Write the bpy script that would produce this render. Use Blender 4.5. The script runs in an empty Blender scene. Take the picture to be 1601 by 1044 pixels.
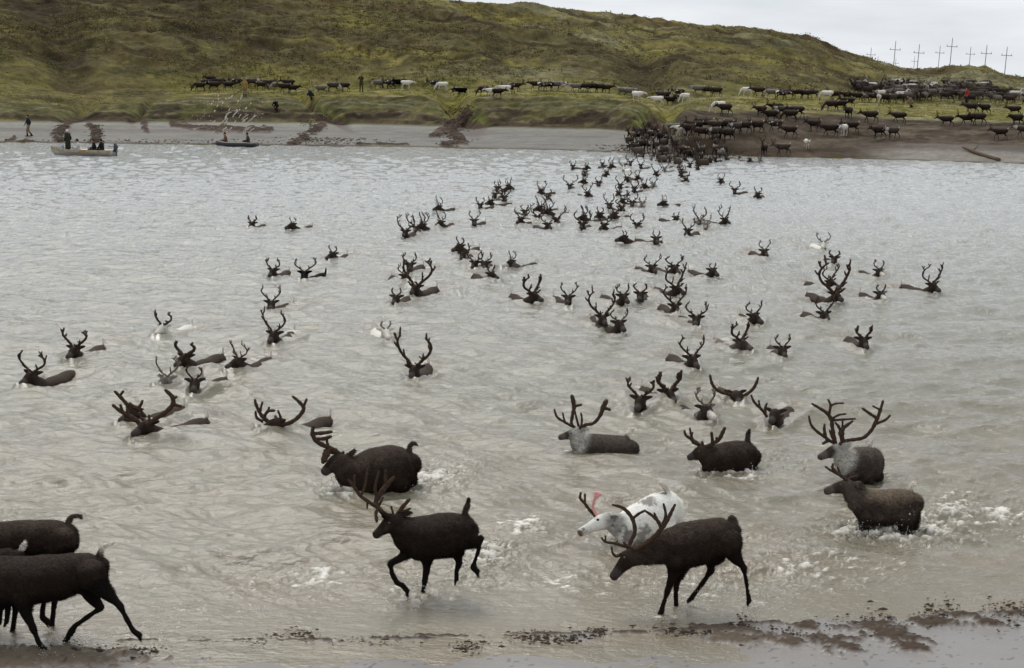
import bpy, bmesh, math, random
import numpy as np
from mathutils import Vector, Matrix

scene = bpy.context.scene
COL = scene.collection
RNG = random.Random(7)

# ------------------------------------------------------------------ camera, sky, sun, exposure
H = 6.0                      # eye height over the river
FPX = 2450.0                 # focal length in photo pixels (1601 wide)
PITCH = math.atan((522 - 113) / FPX)
ROLL = math.radians(0.8)
cam_data = bpy.data.cameras.new("camera")
cam_data.sensor_width = 36.0
cam_data.lens = FPX / 1601 * 36.0
cam_data.clip_start = 0.5
cam_data.clip_end = 9000
cam = bpy.data.objects.new("camera", cam_data)
COL.objects.link(cam)
CAM_M = Matrix.Translation((0, 0, H)) @ Matrix.Rotation(math.pi / 2 - PITCH, 4, 'X') @ Matrix.Rotation(ROLL, 4, 'Z')
cam.matrix_world = CAM_M
scene.camera = cam
CR = np.array(CAM_M.to_3x3())

SUN_EL, SUN_AZ = math.radians(58), math.radians(-25)     # azimuth from +Y towards +X
world = bpy.data.worlds.new("World")
scene.world = world
world.use_nodes = True
wn, wl = world.node_tree.nodes, world.node_tree.links
wn.clear()
w_out = wn.new('ShaderNodeOutputWorld'); w_bg = wn.new('ShaderNodeBackground')
w_sky = wn.new('ShaderNodeTexSky'); w_sky.sky_type = 'NISHITA'; w_sky.sun_disc = False
w_sky.sun_elevation = SUN_EL; w_sky.sun_rotation = SUN_AZ
w_sky.air_density = 1.0; w_sky.dust_density = 3.0
w_tc = wn.new('ShaderNodeTexCoord'); w_map = wn.new('ShaderNodeMapping')
w_map.inputs['Scale'].default_value = (1.0, 1.0, 5.0)
w_n = wn.new('ShaderNodeTexNoise'); w_n.inputs['Scale'].default_value = 4.5
w_n.inputs['Detail'].default_value = 6; w_n.inputs['Roughness'].default_value = 0.55
w_r = wn.new('ShaderNodeValToRGB')
w_r.color_ramp.elements[0].position = 0.33; w_r.color_ramp.elements[0].color = (5.9, 6.3, 6.85, 1)
w_r.color_ramp.elements[1].position = 0.66; w_r.color_ramp.elements[1].color = (8.2, 8.45, 8.7, 1)
w_mix = wn.new('ShaderNodeMixRGB'); w_mix.inputs['Fac'].default_value = 0.93
wl.new(w_tc.outputs['Generated'], w_map.inputs['Vector']); wl.new(w_map.outputs[0], w_n.inputs['Vector'])
wl.new(w_n.outputs['Fac'], w_r.inputs['Fac'])
wl.new(w_sky.outputs[0], w_mix.inputs[1]); wl.new(w_r.outputs[0], w_mix.inputs[2])
wl.new(w_mix.outputs[0], w_bg.inputs['Color']); w_bg.inputs['Strength'].default_value = 0.102
wl.new(w_bg.outputs[0], w_out.inputs['Surface'])

sun_d = bpy.data.lights.new("sun", 'SUN'); sun_d.energy = 1.5; sun_d.angle = math.radians(25)
sun_d.color = (1.0, 0.97, 0.92)
sun = bpy.data.objects.new("sun", sun_d); COL.objects.link(sun)
sd = Vector((math.sin(SUN_AZ) * math.cos(SUN_EL), math.cos(SUN_AZ) * math.cos(SUN_EL), math.sin(SUN_EL)))
sun.rotation_euler = sd.to_track_quat('Z', 'Y').to_euler()

scene.view_settings.view_transform = 'Standard'
scene.view_settings.look = 'None'
scene.view_settings.exposure = 0.16
scene.view_settings.gamma = 1.0

# ------------------------------------------------------------------ measuring the photograph
def ray(px, py):
    d = CR @ np.array([(px - 800.5) / FPX, (522.0 - py) / FPX, -1.0])
    return d
def on_z(px, py, z=0.0):
    d = ray(px, py); t = (z - H) / d[2]
    return np.array([d[0] * t, d[1] * t, z])
def on_y(px, py, Y):
    d = ray(px, py); t = Y / d[1]
    return np.array([d[0] * t, Y, H + d[2] * t])
def px_of(p):
    q = CR.T @ (np.array(p, float) - np.array([0, 0, H]))
    return 800.5 + q[0] / -q[2] * FPX, 522 - q[1] / -q[2] * FPX
def u_of(px, py=200):
    d = ray(px, py); return d[0] / d[1]

# ------------------------------------------------------------------ noise
def _h(ix, iy, seed):
    v = (ix * 374761393 + iy * 668265263 + seed * 1442695041) & 0xffffffff
    v = ((v ^ (v >> 13)) * 1274126177) & 0xffffffff
    v = (v ^ (v >> 16)) & 0xffffff
    return v / float(0xffffff)
def vnoise(x, y, seed=0):
    x = np.asarray(x, float); y = np.asarray(y, float)
    ix = np.floor(x).astype(np.int64); iy = np.floor(y).astype(np.int64)
    fx = x - ix; fy = y - iy
    fx = fx * fx * fx * (fx * (fx * 6 - 15) + 10); fy = fy * fy * fy * (fy * (fy * 6 - 15) + 10)
    a = _h(ix, iy, seed); b = _h(ix + 1, iy, seed); c = _h(ix, iy + 1, seed); d = _h(ix + 1, iy + 1, seed)
    return (a + (b - a) * fx) * (1 - fy) + (c + (d - c) * fx) * fy
def fbm(x, y, seed=0, octv=4, gain=0.5):
    s = 0; a = 1; t = 0
    for k in range(octv):
        cs, sn = math.cos(k * 1.1), math.sin(k * 1.1)
        s = s + a * (vnoise((x * cs - y * sn) * 2 ** k + 17.3 * k, (x * sn + y * cs) * 2 ** k - 9.1 * k, seed + k) - 0.5)
        t += a; a *= gain
    return s / t * 2          # about -1..1
def sstep(a, b, x):
    t = np.clip((x - a) / (b - a), 0, 1); return t * t * (3 - 2 * t)

# ------------------------------------------------------------------ object helpers
def props(o, label=None, cat=None, group=None, kind=None):
    if label: o["label"] = label
    if cat: o["category"] = cat
    if group: o["group"] = group
    if kind: o["kind"] = kind
    return o
def mesh_np(name, V, F, smooth=True):
    """V (n,3), F list of faces or (m,4)/(m,3) array."""
    me = bpy.data.meshes.new(name)
    V = np.asarray(V, dtype=np.float32)
    if isinstance(F, np.ndarray):
        m, k = F.shape
        me.vertices.add(len(V)); me.vertices.foreach_set('co', V.ravel())
        me.loops.add(m * k); me.loops.foreach_set('vertex_index', F.astype(np.int32).ravel())
        me.polygons.add(m)
        me.polygons.foreach_set('loop_start', np.arange(0, m * k, k, dtype=np.int32))
        me.polygons.foreach_set('loop_total', np.full(m, k, dtype=np.int32))
        me.update(calc_edges=True)
    else:
        me.from_pydata([tuple(map(float, v)) for v in V], [], F); me.update()
    if smooth:
        me.polygons.foreach_set('use_smooth', np.ones(len(me.polygons), dtype=bool))
    return me
def link(name, me, mats=None, parent=None, loc=None):
    o = bpy.data.objects.new(name, me)
    COL.objects.link(o)
    if mats is not None and me is not None:
        for m in (mats if isinstance(mats, (list, tuple)) else [mats]): me.materials.append(m)
    if parent is not None: o.parent = parent
    if loc is not None: o.location = loc
    return o
def color_attr(me, name, arr):
    a = me.color_attributes.new(name, 'FLOAT_COLOR', 'POINT')
    arr = np.asarray(arr, dtype=np.float32)
    if arr.shape[1] == 3: arr = np.hstack([arr, np.ones((len(arr), 1), np.float32)])
    a.data.foreach_set('color', arr.ravel())

class MB:
    """collects pieces into one mesh"""
    def __init__(s): s.V = []; s.F = []
    def add(s, V, F):
        n = len(s.V); s.V += [tuple(v) for v in V]; s.F += [tuple(i + n for i in f) for f in F]
    def tube(s, P, R, sides=8, cap=True):
        P = [np.array(p, float) for p in P]
        ring = []; up = np.array([0.13, 0.21, 0.97])
        prev = None
        for i, p in enumerate(P):
            t = P[min(i + 1, len(P) - 1)] - P[max(i - 1, 0)]; t /= (np.linalg.norm(t) + 1e-9)
            a = prev if prev is not None else np.cross(t, up)
            a = a - t * np.dot(a, t)
            if np.linalg.norm(a) < 1e-6: a = np.cross(t, [1, 0, 0])
            a /= np.linalg.norm(a); b = np.cross(t, a); prev = a
            ring.append([p + R[i] * (math.cos(q) * a + math.sin(q) * b) for q in [2 * math.pi * k / sides for k in range(sides)]])
        V = [v for r in ring for v in r]; F = []
        for i in range(len(P) - 1):
            for k in range(sides):
                k2 = (k + 1) % sides
                F.append((i * sides + k, i * sides + k2, (i + 1) * sides + k2, (i + 1) * sides + k))
        if cap:
            F.append(tuple(reversed(range(sides)))); F.append(tuple((len(P) - 1) * sides + k for k in range(sides)))
        s.add(V, F)
    def box(s, c, size, rot=None):
        c = np.array(c, float); V = []
        for dx in (-.5, .5):
            for dy in (-.5, .5):
                for dz in (-.5, .5):
                    v = np.array([dx * size[0], dy * size[1], dz * size[2]])
                    if rot is not None: v = np.array(rot @ Vector(v))
                    V.append(c + v)
        s.add(V, [(0, 1, 3, 2), (4, 6, 7, 5), (0, 4, 5, 1), (2, 3, 7, 6), (0, 2, 6, 4), (1, 5, 7, 3)])
    def ball(s, c, r, n=8, m=6):
        c = np.array(c, float); r = np.array(r if hasattr(r, '__len__') else (r, r, r), float)
        V = [c + r * (0, 0, 1)]; F = []
        for i in range(1, m):
            th = math.pi * i / m
            for k in range(n):
                ph = 2 * math.pi * k / n
                V.append(c + r * (math.sin(th) * math.cos(ph), math.sin(th) * math.sin(ph), math.cos(th)))
        V.append(c - r * (0, 0, 1)); e = len(V) - 1
        for k in range(n):
            k2 = (k + 1) % n
            F.append((0, 1 + k, 1 + k2)); F.append((e, e - n + k2, e - n + k))
            for i in range(m - 2):
                a = 1 + i * n
                F.append((a + k, a + n + k, a + n + k2, a + k2))
        s.add(V, F)
    def loft(s, secs, n=14, up=(0, 0, 1)):
        """closed loft. secs: (centre xyz, half height, half width); rings stand across the path, 'up' gives the height axis"""
        C = [np.array(q[0], float) for q in secs]
        up = np.array(up, float); V = []; F = []
        # rounded ends
        def ring(c, t, hh, hw):
            u = up - t * np.dot(up, t)
            if np.linalg.norm(u) < 0.15:
                alt = np.array([1.0, 0, 0]); u = alt - t * np.dot(alt, t)
            u /= np.linalg.norm(u); w = np.cross(t, u)
            return [c + hh * math.sin(a) * u + hw * math.cos(a) * w for a in [2 * math.pi * k / n for k in range(n)]]
        T = []
        for i in range(len(C)):
            t = C[min(i + 1, len(C) - 1)] - C[max(i - 1, 0)]; T.append(t / (np.linalg.norm(t) + 1e-9))
        rings = []
        for sgn, i in ((-1, 0),):
            for k in (0.97, 0.75, 0.4):
                hh, hw = secs[i][1], secs[i][2]; r = min(hh, hw); q = math.sqrt(1 - k * k)
                rings.append(ring(C[i] - T[i] * r * k, T[i], hh * q, hw * q))
        for i in range(len(C)): rings.append(ring(C[i], T[i], secs[i][1], secs[i][2]))
        i = len(C) - 1
        for k in (0.4, 0.75, 0.97):
            hh, hw = secs[i][1], secs[i][2]; r = min(hh, hw); q = math.sqrt(1 - k * k)
            rings.append(ring(C[i] + T[i] * r * k, T[i], hh * q, hw * q))
        V = [v for r in rings for v in r]; m = len(rings)
        for i in range(m - 1):
            for k in range(n):
                k2 = (k + 1) % n
                F.append((i * n + k, i * n + k2, (i + 1) * n + k2, (i + 1) * n + k))
        F.append(tuple(reversed(range(n)))); F.append(tuple((m - 1) * n + k for k in range(n)))
        s.add(V, F)
    def mesh(s, name, smooth=True):
        return mesh_np(name, np.array(s.V), s.F, smooth)

def catmull(P, R, sub=4):
    P = [np.array(p, float) for p in P]; oP = []; oR = []
    for i in range(len(P) - 1):
        p0 = P[max(i - 1, 0)]; p1 = P[i]; p2 = P[i + 1]; p3 = P[min(i + 2, len(P) - 1)]
        for k in range(sub):
            t = k / sub
            oP.append(0.5 * ((2 * p1) + (-p0 + p2) * t + (2 * p0 - 5 * p1 + 4 * p2 - p3) * t * t + (-p0 + 3 * p1 - 3 * p2 + p3) * t ** 3))
            oR.append(R[i] + (R[i + 1] - R[i]) * t)
    oP.append(P[-1]); oR.append(R[-1])
    return oP, oR

def fuse(name, mb, voxel, smooth_it=3, smooth_f=0.5):
    """join overlapping closed pieces into one continuous surface"""
    me = mb.mesh(name + "_raw")
    bm = bmesh.new(); bm.from_mesh(me); bmesh.ops.recalc_face_normals(bm, faces=bm.faces); bm.to_mesh(me); bm.free()
    tmp = bpy.data.objects.new("tmp", me); COL.objects.link(tmp)
    r = tmp.modifiers.new("r", 'REMESH'); r.mode = 'VOXEL'; r.voxel_size = voxel; r.adaptivity = 0.0
    sm = tmp.modifiers.new("s", 'SMOOTH'); sm.iterations = smooth_it; sm.factor = smooth_f
    dg = bpy.context.evaluated_depsgraph_get(); dg.update()
    out = bpy.data.meshes.new_from_object(tmp.evaluated_get(dg)); out.name = name
    bpy.data.objects.remove(tmp); bpy.data.meshes.remove(me)
    out.polygons.foreach_set('use_smooth', np.ones(len(out.polygons), dtype=bool))
    return out

# ------------------------------------------------------------------ materials
def mat(name, color=(.5, .5, .5), rough=.8, spec=.3, metallic=0.0):
    m = bpy.data.materials.new(name); m.use_nodes = True
    b = m.node_tree.nodes['Principled BSDF']
    b.inputs['Base Color'].default_value = (*color, 1); b.inputs['Roughness'].default_value = rough
    b.inputs['Specular IOR Level'].default_value = spec; b.inputs['Metallic'].default_value = metallic
    return m
def N(m, t, **kw):
    n = m.node_tree.nodes.new(t)
    for k, v in kw.items():
        if k in n.inputs: n.inputs[k].default_value = v
        else: setattr(n, k, v)
    return n
def L(m, a, b): m.node_tree.links.new(a, b)
def bsdf(m): return m.node_tree.nodes['Principled BSDF']
def mixc(m, fac, a, b, mode='MIX'):
    n = N(m, 'ShaderNodeMixRGB', blend_type=mode)
    for i, v in ((0, fac), (1, a), (2, b)):
        if hasattr(v, 'links'): L(m, v, n.inputs[i])
        elif i == 0: n.inputs[0].default_value = v
        else: n.inputs[i].default_value = (*v, 1) if len(v) == 3 else v
    return n.outputs[0]
def noise(m, scale, detail=4, rough=.55, vec=None, obj=True, stretch=None):
    n = N(m, 'ShaderNodeTexNoise', Scale=scale, Detail=detail, Roughness=rough)
    if vec is None:
        tc = N(m, 'ShaderNodeTexCoord'); vec = tc.outputs['Object' if obj else 'Generated']
    if stretch:
        mp = N(m, 'ShaderNodeMapping'); mp.inputs['Scale'].default_value = stretch; L(m, vec, mp.inputs[0]); vec = mp.outputs[0]
    L(m, vec, n.inputs['Vector']); return n
def ramp(m, fac, stops):
    r = N(m, 'ShaderNodeValToRGB'); cr = r.color_ramp
    while len(cr.elements) < len(stops): cr.elements.new(0.5)
    for e, (p, c) in zip(cr.elements, stops):
        e.position = p; e.color = (*c, 1) if len(c) == 3 else c
    L(m, fac, r.inputs[0]); return r.outputs[0]
def bump(m, height, strength=.5, dist=.02, normal=None):
    b = N(m, 'ShaderNodeBump', Strength=strength, Distance=dist); L(m, height, b.inputs['Height'])
    if normal is not None: L(m, normal, b.inputs['Normal'])
    return b.outputs[0]
# ------------------------------------------------------------------ the far bank and the hills (one sheet, real heights)
def curve(pts):
    xs = np.array([p[0] for p in pts], float); ys = np.array([p[1] for p in pts], float)
    return lambda x: np.interp(x, xs, ys)
py_shore = curve([(-900, 214), (0, 223), (300, 226), (600, 230), (900, 236), (1100, 243), (1200, 246), (1400, 250), (1601, 256), (2500, 275)])
py_mud = curve([(-900, 180), (0, 188), (150, 189), (400, 190), (600, 193), (700, 196), (800, 197), (950, 201), (1010, 205), (1060, 218), (1250, 219), (1601, 226), (2500, 240)])
py_top = curve([(-900, 150), (0, 160), (130, 168), (220, 163), (300, 153), (520, 152), (620, 150), (760, 152), (900, 152), (1020, 160), (1100, 172), (1250, 176), (1400, 184), (1601, 190), (2500, 200)])
y_wid = curve([(-900, 6), (950, 7), (1100, 12), (2500, 12)])                     # how far the eroded bank climbs back
py_ben = curve([(-900, 120), (0, 128), (100, 138), (300, 139), (640, 136), (800, 140), (900, 142), (980, 148), (1040, 160), (1100, 150), (1250, 150), (1400, 160), (1601, 168), (2500, 180)])
ben_w = curve([(-900, 12), (640, 14), (950, 14), (1100, 26), (1400, 30), (2500, 34)])
py_crest = curve([(-900, -40), (0, -38), (500, -16), (690, 0), (820, 8), (950, 20), (1050, 33), (1130, 43), (1200, 46), (1260, 62), (1330, 88), (1400, 106), (1440, 109), (1465, 107),
                  (1510, 102), (1535, 107), (1565, 118), (1601, 124), (1750, 126), (2500, 138)])
cr_Y = curve([(-900, 190), (0, 195), (690, 205), (1200, 235), (1350, 255), (1460, 262), (1601, 270), (2500, 280)])
gullies = [(118, 14, .6, 30), (505, 11, .75, -45), (722, 20, 1.0, -20), (1030, 22, .9, 20), (222, 7, .45, 20)]     # px, width, strength, lean

PXS = np.unique(np.concatenate([np.linspace(-3200, -160, 90), np.linspace(-160, 1760, 1250), np.linspace(1760, 4600, 90)]))
U = np.array([u_of(p) for p in PXS])
def yz(pyf, z):                                                # distance at which the sight line reaches height z
    out = []
    for px in PXS:
        d = ray(px, float(pyf(px))); out.append((z - H) / d[2] * d[1])
    return np.clip(np.array(out), 60, 230)
def zat(pyf, Yarr):
    out = []
    for px, Y in zip(PXS, Yarr):
        d = ray(px, float(pyf(px))); out.append(H + d[2] / d[1] * Y)
    return np.array(out)
Y0 = yz(py_shore, 0.0)
Y1 = yz(py_mud, 1.15); z1 = np.full_like(Y1, 1.15)
Y2 = Y1 + y_wid(PXS); z2 = zat(py_top, Y2)
Y3 = Y2 + ben_w(PXS); z3 = zat(py_ben, Y3)
Y4 = cr_Y(PXS); z4 = zat(py_crest, Y4)
z4 = z4 + 0.0
# rows
def rows(a, b, n, ease=1.0): return [(a, b, (k / n) ** ease) for k in range(n)]
seg = rows(-1, 0, 10) + rows(0, 1, 60) + rows(1, 2, 56) + rows(2, 3, 46) + rows(3, 4, 250) + rows(4, 5, 24)
KY = [Y0 - 6, Y0, Y1, Y2, Y3, Y4, Y4 + 60]
KZ = [np.full_like(Y0, -0.5), np.zeros_like(Y0), z1, z2, z3, z4, np.minimum(z4 - 5.5, 4.0)]
YY = []; ZZ = []; SS = []
for a, b, t in seg:
    i = a + 1
    YY.append(KY[i] + (KY[i + 1] - KY[i]) * t)
    if a == 1: tz = t ** .85
    elif a == 3: tz = t ** 0.9
    elif a == 4: tz = t * t
    elif a == 0: tz = t
    else: tz = t
    zz = KZ[i] + (KZ[i + 1] - KZ[i]) * tz
    ZZ.append(zz); SS.append(np.full_like(zz, a + t))
for far_y, far_z in ((400, 2.5), (700, 1.5), (1400, 1.0), (4000, 0.0), (8000, 0.0)):
    YY.append(np.full_like(Y0, far_y)); ZZ.append(np.full_like(Y0, far_z)); SS.append(np.full_like(Y0, 6.0))
YY = np.array(YY); ZZ = np.array(ZZ); SS = np.array(SS)
PX2 = np.broadcast_to(PXS, YY.shape); XX = YY * U[None, :]
G = np.zeros_like(YY)
for gpx, gw, gs, lean in gullies:
    c = gpx + lean * (SS - 1.5) + 9 * fbm(SS * 3.1, SS * 0 + gpx, 5)
    w = gw * (1 + .25 * np.clip(2 - SS, 0, 1))
    amp = gs * np.exp(-((PX2 - c) / w) ** 2)
    fade = sstep(.1, 1.0, SS) * (1 - (sstep(1.9, 2.6, SS) if gpx in (118, 222, 505) else sstep(2.1, 3.1, SS)))
    G = np.maximum(G, amp * fade)
# broken ground
n_big = fbm(XX / 14, YY / 8, 11, 4); n_mid = fbm(XX / 3.2, YY / 2.0, 21, 4); n_fine = fbm(XX / .9, YY / .8, 31, 3)
ridge = 1 - np.abs(fbm(XX / 16 + YY / 40, YY / 7.5, 41, 4))
hill = sstep(2.9, 3.3, SS) * (1 - sstep(3.93, 4.0, SS))
bank = sstep(1.0, 1.12, SS) * (1 - sstep(1.9, 2.1, SS))
bench = sstep(1.95, 2.1, SS) * (1 - sstep(2.9, 3.2, SS))
shelf = sstep(0.0, .1, SS) * (1 - sstep(.92, 1.02, SS))
left = 1 - sstep(1000, 1080, PX2)
dz = hill * (.8 * n_big + .36 * n_mid + .14 * n_fine + 1.0 * (ridge ** 3 - .45) + .45 * ((1 - np.abs(fbm(XX / 7 - YY / 30, YY / 3.4, 45, 4))) ** 3 - .4))
dz += bank * (.28 * n_mid * left + .14 * n_fine + .12 * n_mid)
dz += bench * (.16 * n_mid + .09 * n_fine + .12 * n_big)
dz += np.clip(G, 0, 1) * (.30 * n_mid + .18 * n_fine) * sstep(.9, 1.2, SS)
dz += shelf * (.05 * n_mid + .012 * n_fine)
dz += sstep(3.9, 4.0, SS) * (1 - sstep(4.3, 5, SS)) * (.10 * n_mid + .12 * n_fine)
# terraces cut in the bank by falling water
tf = 0.09 * np.sin((ZZ * 11.0) + 1.2 * fbm(XX / 9, YY / 30, 51, 2)) * bank * left
depth = np.where(SS < 1, .35, 1.0) * np.clip(ZZ - .15, 0, 3.0)
valley = 1.0 * np.exp(-((PX2 - (118 - 32 * (SS - 3) * 2.2)) / (34 + 12 * (SS - 3))) ** 2) * sstep(2.6, 3.2, SS) * (1 - sstep(3.6, 3.9, SS))
valley2 = .8 * np.exp(-((PX2 - (1010 - 60 * (SS - 3))) / 46) ** 2) * sstep(2.8, 3.1, SS) * (1 - sstep(3.3, 3.6, SS))
Z = ZZ + dz + tf - G * depth * .8 - valley - valley2
Z = np.where(SS < .03, ZZ, Z)
nr, nc = YY.shape
# cover: what grows or lies where, with valleys and creases coloured darker
def lerp(a, b, t): return a + (b - a) * t[..., None]
c = lambda *v: np.array(v)[None, None, :] * np.ones(YY.shape + (1,))
n1 = fbm(XX / 9, YY / 4.5, 61, 5, .6); n2 = fbm(XX / 3, YY / 1.6, 71, 5, .6); n3 = fbm(XX / 30, YY / 14, 81, 3); n4 = fbm(XX / 1.1, YY / .7, 91, 3)
TONE = 1.0
A = c(.116, .106, .045)
A = lerp(A, c(.072, .058, .022), sstep(-.05, .32, n2))
A = lerp(A, c(.045, .035, .017), sstep(.18, .45, n1 + .35 * n4))
A = lerp(A, c(.155, .155, .085), sstep(.08, .34, n3 + .5 * n2) * sstep(500, 900, PX2) * .85)
A = lerp(A, c(.17, .155, .042), sstep(.12, .4, -n1 + .3 * n4) * .7)
A = lerp(A, c(.035, .028, .015), sstep(.2, .6, valley + .5 * n2 * (valley > .1)) * .6)
A = lerp(A, c(.045, .036, .018), sstep(.25, .8, valley2 + .3 * n2 * (valley2 > .2)) * .7)
A = lerp(A, c(.13, .085, .035), sstep(3.75, 3.95, SS) * sstep(-.1, .3, n1) * .6)
grass = lerp(c(.165, .160, .036), c(.20, .170, .075), sstep(0, .4, n2))
grass = lerp(grass, c(.085, .080, .028), sstep(.0, .4, n2 * .6 + n4 * .6))
A = lerp(A, grass, bench * np.where(PX2 < 260, .45, 1) * (1 - .55 * sstep(.1, .5, n1)))
side = sstep(0, .35, G) * sstep(1, 1.3, SS)
soil = lerp(c(.042, .030, .018), c(.10, .075, .05), sstep(.05, .5, n4 + .4 * n2))
soil = lerp(soil, c(.105, .10, .036), sstep(.22, .62, SS - 1 + .55 * n2) * left * .8)
soil = lerp(soil, c(.028, .020, .014), sstep(.25, .0, SS - 1 + .2 * n2) * left * .8)
A = lerp(A, soil, bank * left)
A = lerp(A, c(.13, .14, .032), bank * left * sstep(240, 420, PX2) * np.clip(side * (1 - sstep(.5, .8, G)), 0, 1) * .9)
stripes = sstep(.75, .95, np.sin(ZZ * 16 + 1.5 * n3)) * sstep(1.45, 1.7, SS) * (1 - sstep(2.1, 2.2, SS)) * left
A = lerp(A, c(.19, .17, .135), stripes * .6)
# right side: trampled brown slope
tr = lerp(c(.070, .052, .036), c(.105, .082, .06), sstep(-.2, .4, n2))
tr = lerp(tr, c(.045, .034, .022), sstep(0, .35, fbm(XX / 20, YY / 1.0, 99, 3)) * .8)
A = lerp(A, tr, (1 - left) * sstep(.0, .05, SS) * (1 - sstep(1.86, 2.02, SS + .12 * n2)))
A = lerp(A, c(.20, .18, .15), (1 - left) * shelf * sstep(1310, 1420, PX2 + 60 * n1) * (1 - sstep(.45, .75, SS)) * .9)
A = lerp(A, c(.16, .14, .10), (1 - left) * np.exp(-((SS - 2.12) / .07) ** 2) * (1 - sstep(1320, 1400, PX2)) * .7)
# left shelf: pale silt with brown drift lines
silt = lerp(c(.128, .117, .095), c(.088, .079, .062), sstep(-.1, .5, n2))
silt = lerp(silt, c(.165, .17, .115), sstep(.72, .85, SS) * (1 - sstep(.85, 1.0, SS)) * .7)
A = lerp(A, silt, shelf * left)
for sl, sw, st in ((.60, .045, .95), (.04, .04, .9), (.97, .06, .9), (.80, .02, .6), (.30, .02, .4)):
    A = lerp(A, c(.075, .052, .038), left * np.exp(-((SS - sl - .018 * n1) / sw) ** 2) * sstep(-.30, .05, n2) * st)
A = lerp(A, c(.075, .055, .04), left * sstep(.3, .75, np.exp(-((SS - .55) / .13) ** 2) * (1 - sstep(380, 520, PX2 + 60 * n1)) + .3 * n2 - .1) * .75)
A = lerp(A, c(.065, .045, .032), sstep(.3, .55, G + .25 * n4 * (G > .1)) * .9 * sstep(.12, .2, SS) * (1 - sstep(2.0, 2.3, SS)))
A = A * (.84 + .16 * sstep(150, 700, PX2 + 120 * n1))[..., None] ** (SS > 1.9)[..., None]
A = np.where(((SS > .97) & (SS < 2.95))[..., None], A * (1 + .6 * fbm(XX / .9, YY / .5, 155, 4, .65) + .3 * n2)[..., None], A)
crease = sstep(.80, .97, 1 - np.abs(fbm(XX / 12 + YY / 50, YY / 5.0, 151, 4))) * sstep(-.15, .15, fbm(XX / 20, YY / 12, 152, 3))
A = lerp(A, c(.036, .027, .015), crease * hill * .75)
A = np.where((SS > 1.9)[..., None], A * (1 + .55 * n2 + .45 * fbm(XX / 1.6, YY / .9, 153, 4, .6))[..., None] * np.array([1.04, .98, .98]), A)
VP = np.stack([XX, YY, Z - H], -1) @ CR; VX = 800.5 - VP[..., 0] / VP[..., 2] * FPX; VY = 522 + VP[..., 1] / VP[..., 2] * FPX
def pathd(pts):
    d = np.full(VX.shape, 1e3)
    for (x1, y1, r1), (x2, y2, r2) in zip(pts[:-1], pts[1:]):
        t = np.clip(((VX - x1) * (x2 - x1) + (VY - y1) * (y2 - y1)) / ((x2 - x1) ** 2 + (y2 - y1) ** 2), 0, 1)
        d = np.minimum(d, np.hypot(VX - x1 - t * (x2 - x1), (VY - y1 - t * (y2 - y1)) * 1.6) - (r1 + (r2 - r1) * t))
    return d
slump = np.full(VX.shape, 1e3)
for pth in ([(722, 158, 5), (730, 178, 9), (712, 192, 13), (688, 207, 9), (676, 213, 4)], [(704, 205, 10), (715, 216, 8), (728, 222, 5), (694, 227, 6)], [(512, 186, 4), (503, 196, 8), (490, 206, 7)], [(478, 215, 6), (462, 223, 7), (452, 226, 3)],
            [(106, 196, 4), (96, 205, 8), (84, 211, 6), (92, 220, 5)], [(140, 196, 5), (152, 208, 6), (150, 220, 7)], [(22, 218, 3), (12, 222, 4), (50, 222, 2)], [(1030, 168, 7), (1024, 184, 6)], [(640, 227, 1), (560, 226, 1)], [(225, 192, 4), (228, 205, 3)], [(270, 196, 3), (340, 203, 7), (420, 203, 5)]):
    slump = np.minimum(slump, pathd(pth))
sl = sstep(2.0, -1.5, slump + 5.0 * n4 + 3.0 * fbm(XX / .5, YY / .8, 154, 2)) * (SS > .02) * (SS < 1.9)
A = lerp(A, lerp(c(.062, .040, .030), c(.11, .080, .062), sstep(.1, .5, n4)), sl)
Z = Z + sl * (.10 + .22 * np.abs(n_fine))
A = A * (1 + .22 * n4[..., None]) * (1 + .15 * fbm(XX / .35, YY / .35, 123, 2)[..., None])
A = np.clip(A, .01, .8)
idx = np.arange(nr * nc).reshape(nr, nc)
FQ = np.stack([idx[:-1, :-1], idx[:-1, 1:], idx[1:, 1:], idx[1:, :-1]], -1).reshape(-1, 4)
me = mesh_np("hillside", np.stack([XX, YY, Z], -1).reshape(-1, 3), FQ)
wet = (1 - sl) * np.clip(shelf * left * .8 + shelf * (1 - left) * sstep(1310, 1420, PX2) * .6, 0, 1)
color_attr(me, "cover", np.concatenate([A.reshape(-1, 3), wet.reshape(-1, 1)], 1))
m_land = mat("tundra_ground", rough=.95, spec=.15)
at = N(m_land, 'ShaderNodeAttribute', attribute_name="cover")
nz = noise(m_land, 2.2, 6, .7); nz2 = noise(m_land, 9.0, 4, .7)
vv = mixc(m_land, .5, ramp(m_land, nz.outputs['Fac'], [(.3, (.55, .53, .5)), (.7, (1.5, 1.5, 1.45))]), ramp(m_land, nz2.outputs['Fac'], [(.3, (.6, .6, .6)), (.7, (1.4, 1.4, 1.4))]))
L(m_land, mixc(m_land, 1.0, at.outputs['Color'], vv, 'MULTIPLY'), bsdf(m_land).inputs['Base Color'])
L(m_land, ramp(m_land, at.outputs['Alpha'], [(0, (.95,) * 3), (1, (.38,) * 3)]), bsdf(m_land).inputs['Roughness'])
L(m_land, ramp(m_land, at.outputs['Alpha'], [(0, (.12,) * 3), (1, (.35,) * 3)]), bsdf(m_land).inputs['Specular IOR Level'])
L(m_land, bump(m_land, nz2.outputs['Fac'], .5, .12), bsdf(m_land).inputs['Normal'])
land = link("hillside", me, m_land); props(land, kind="structure")

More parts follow.
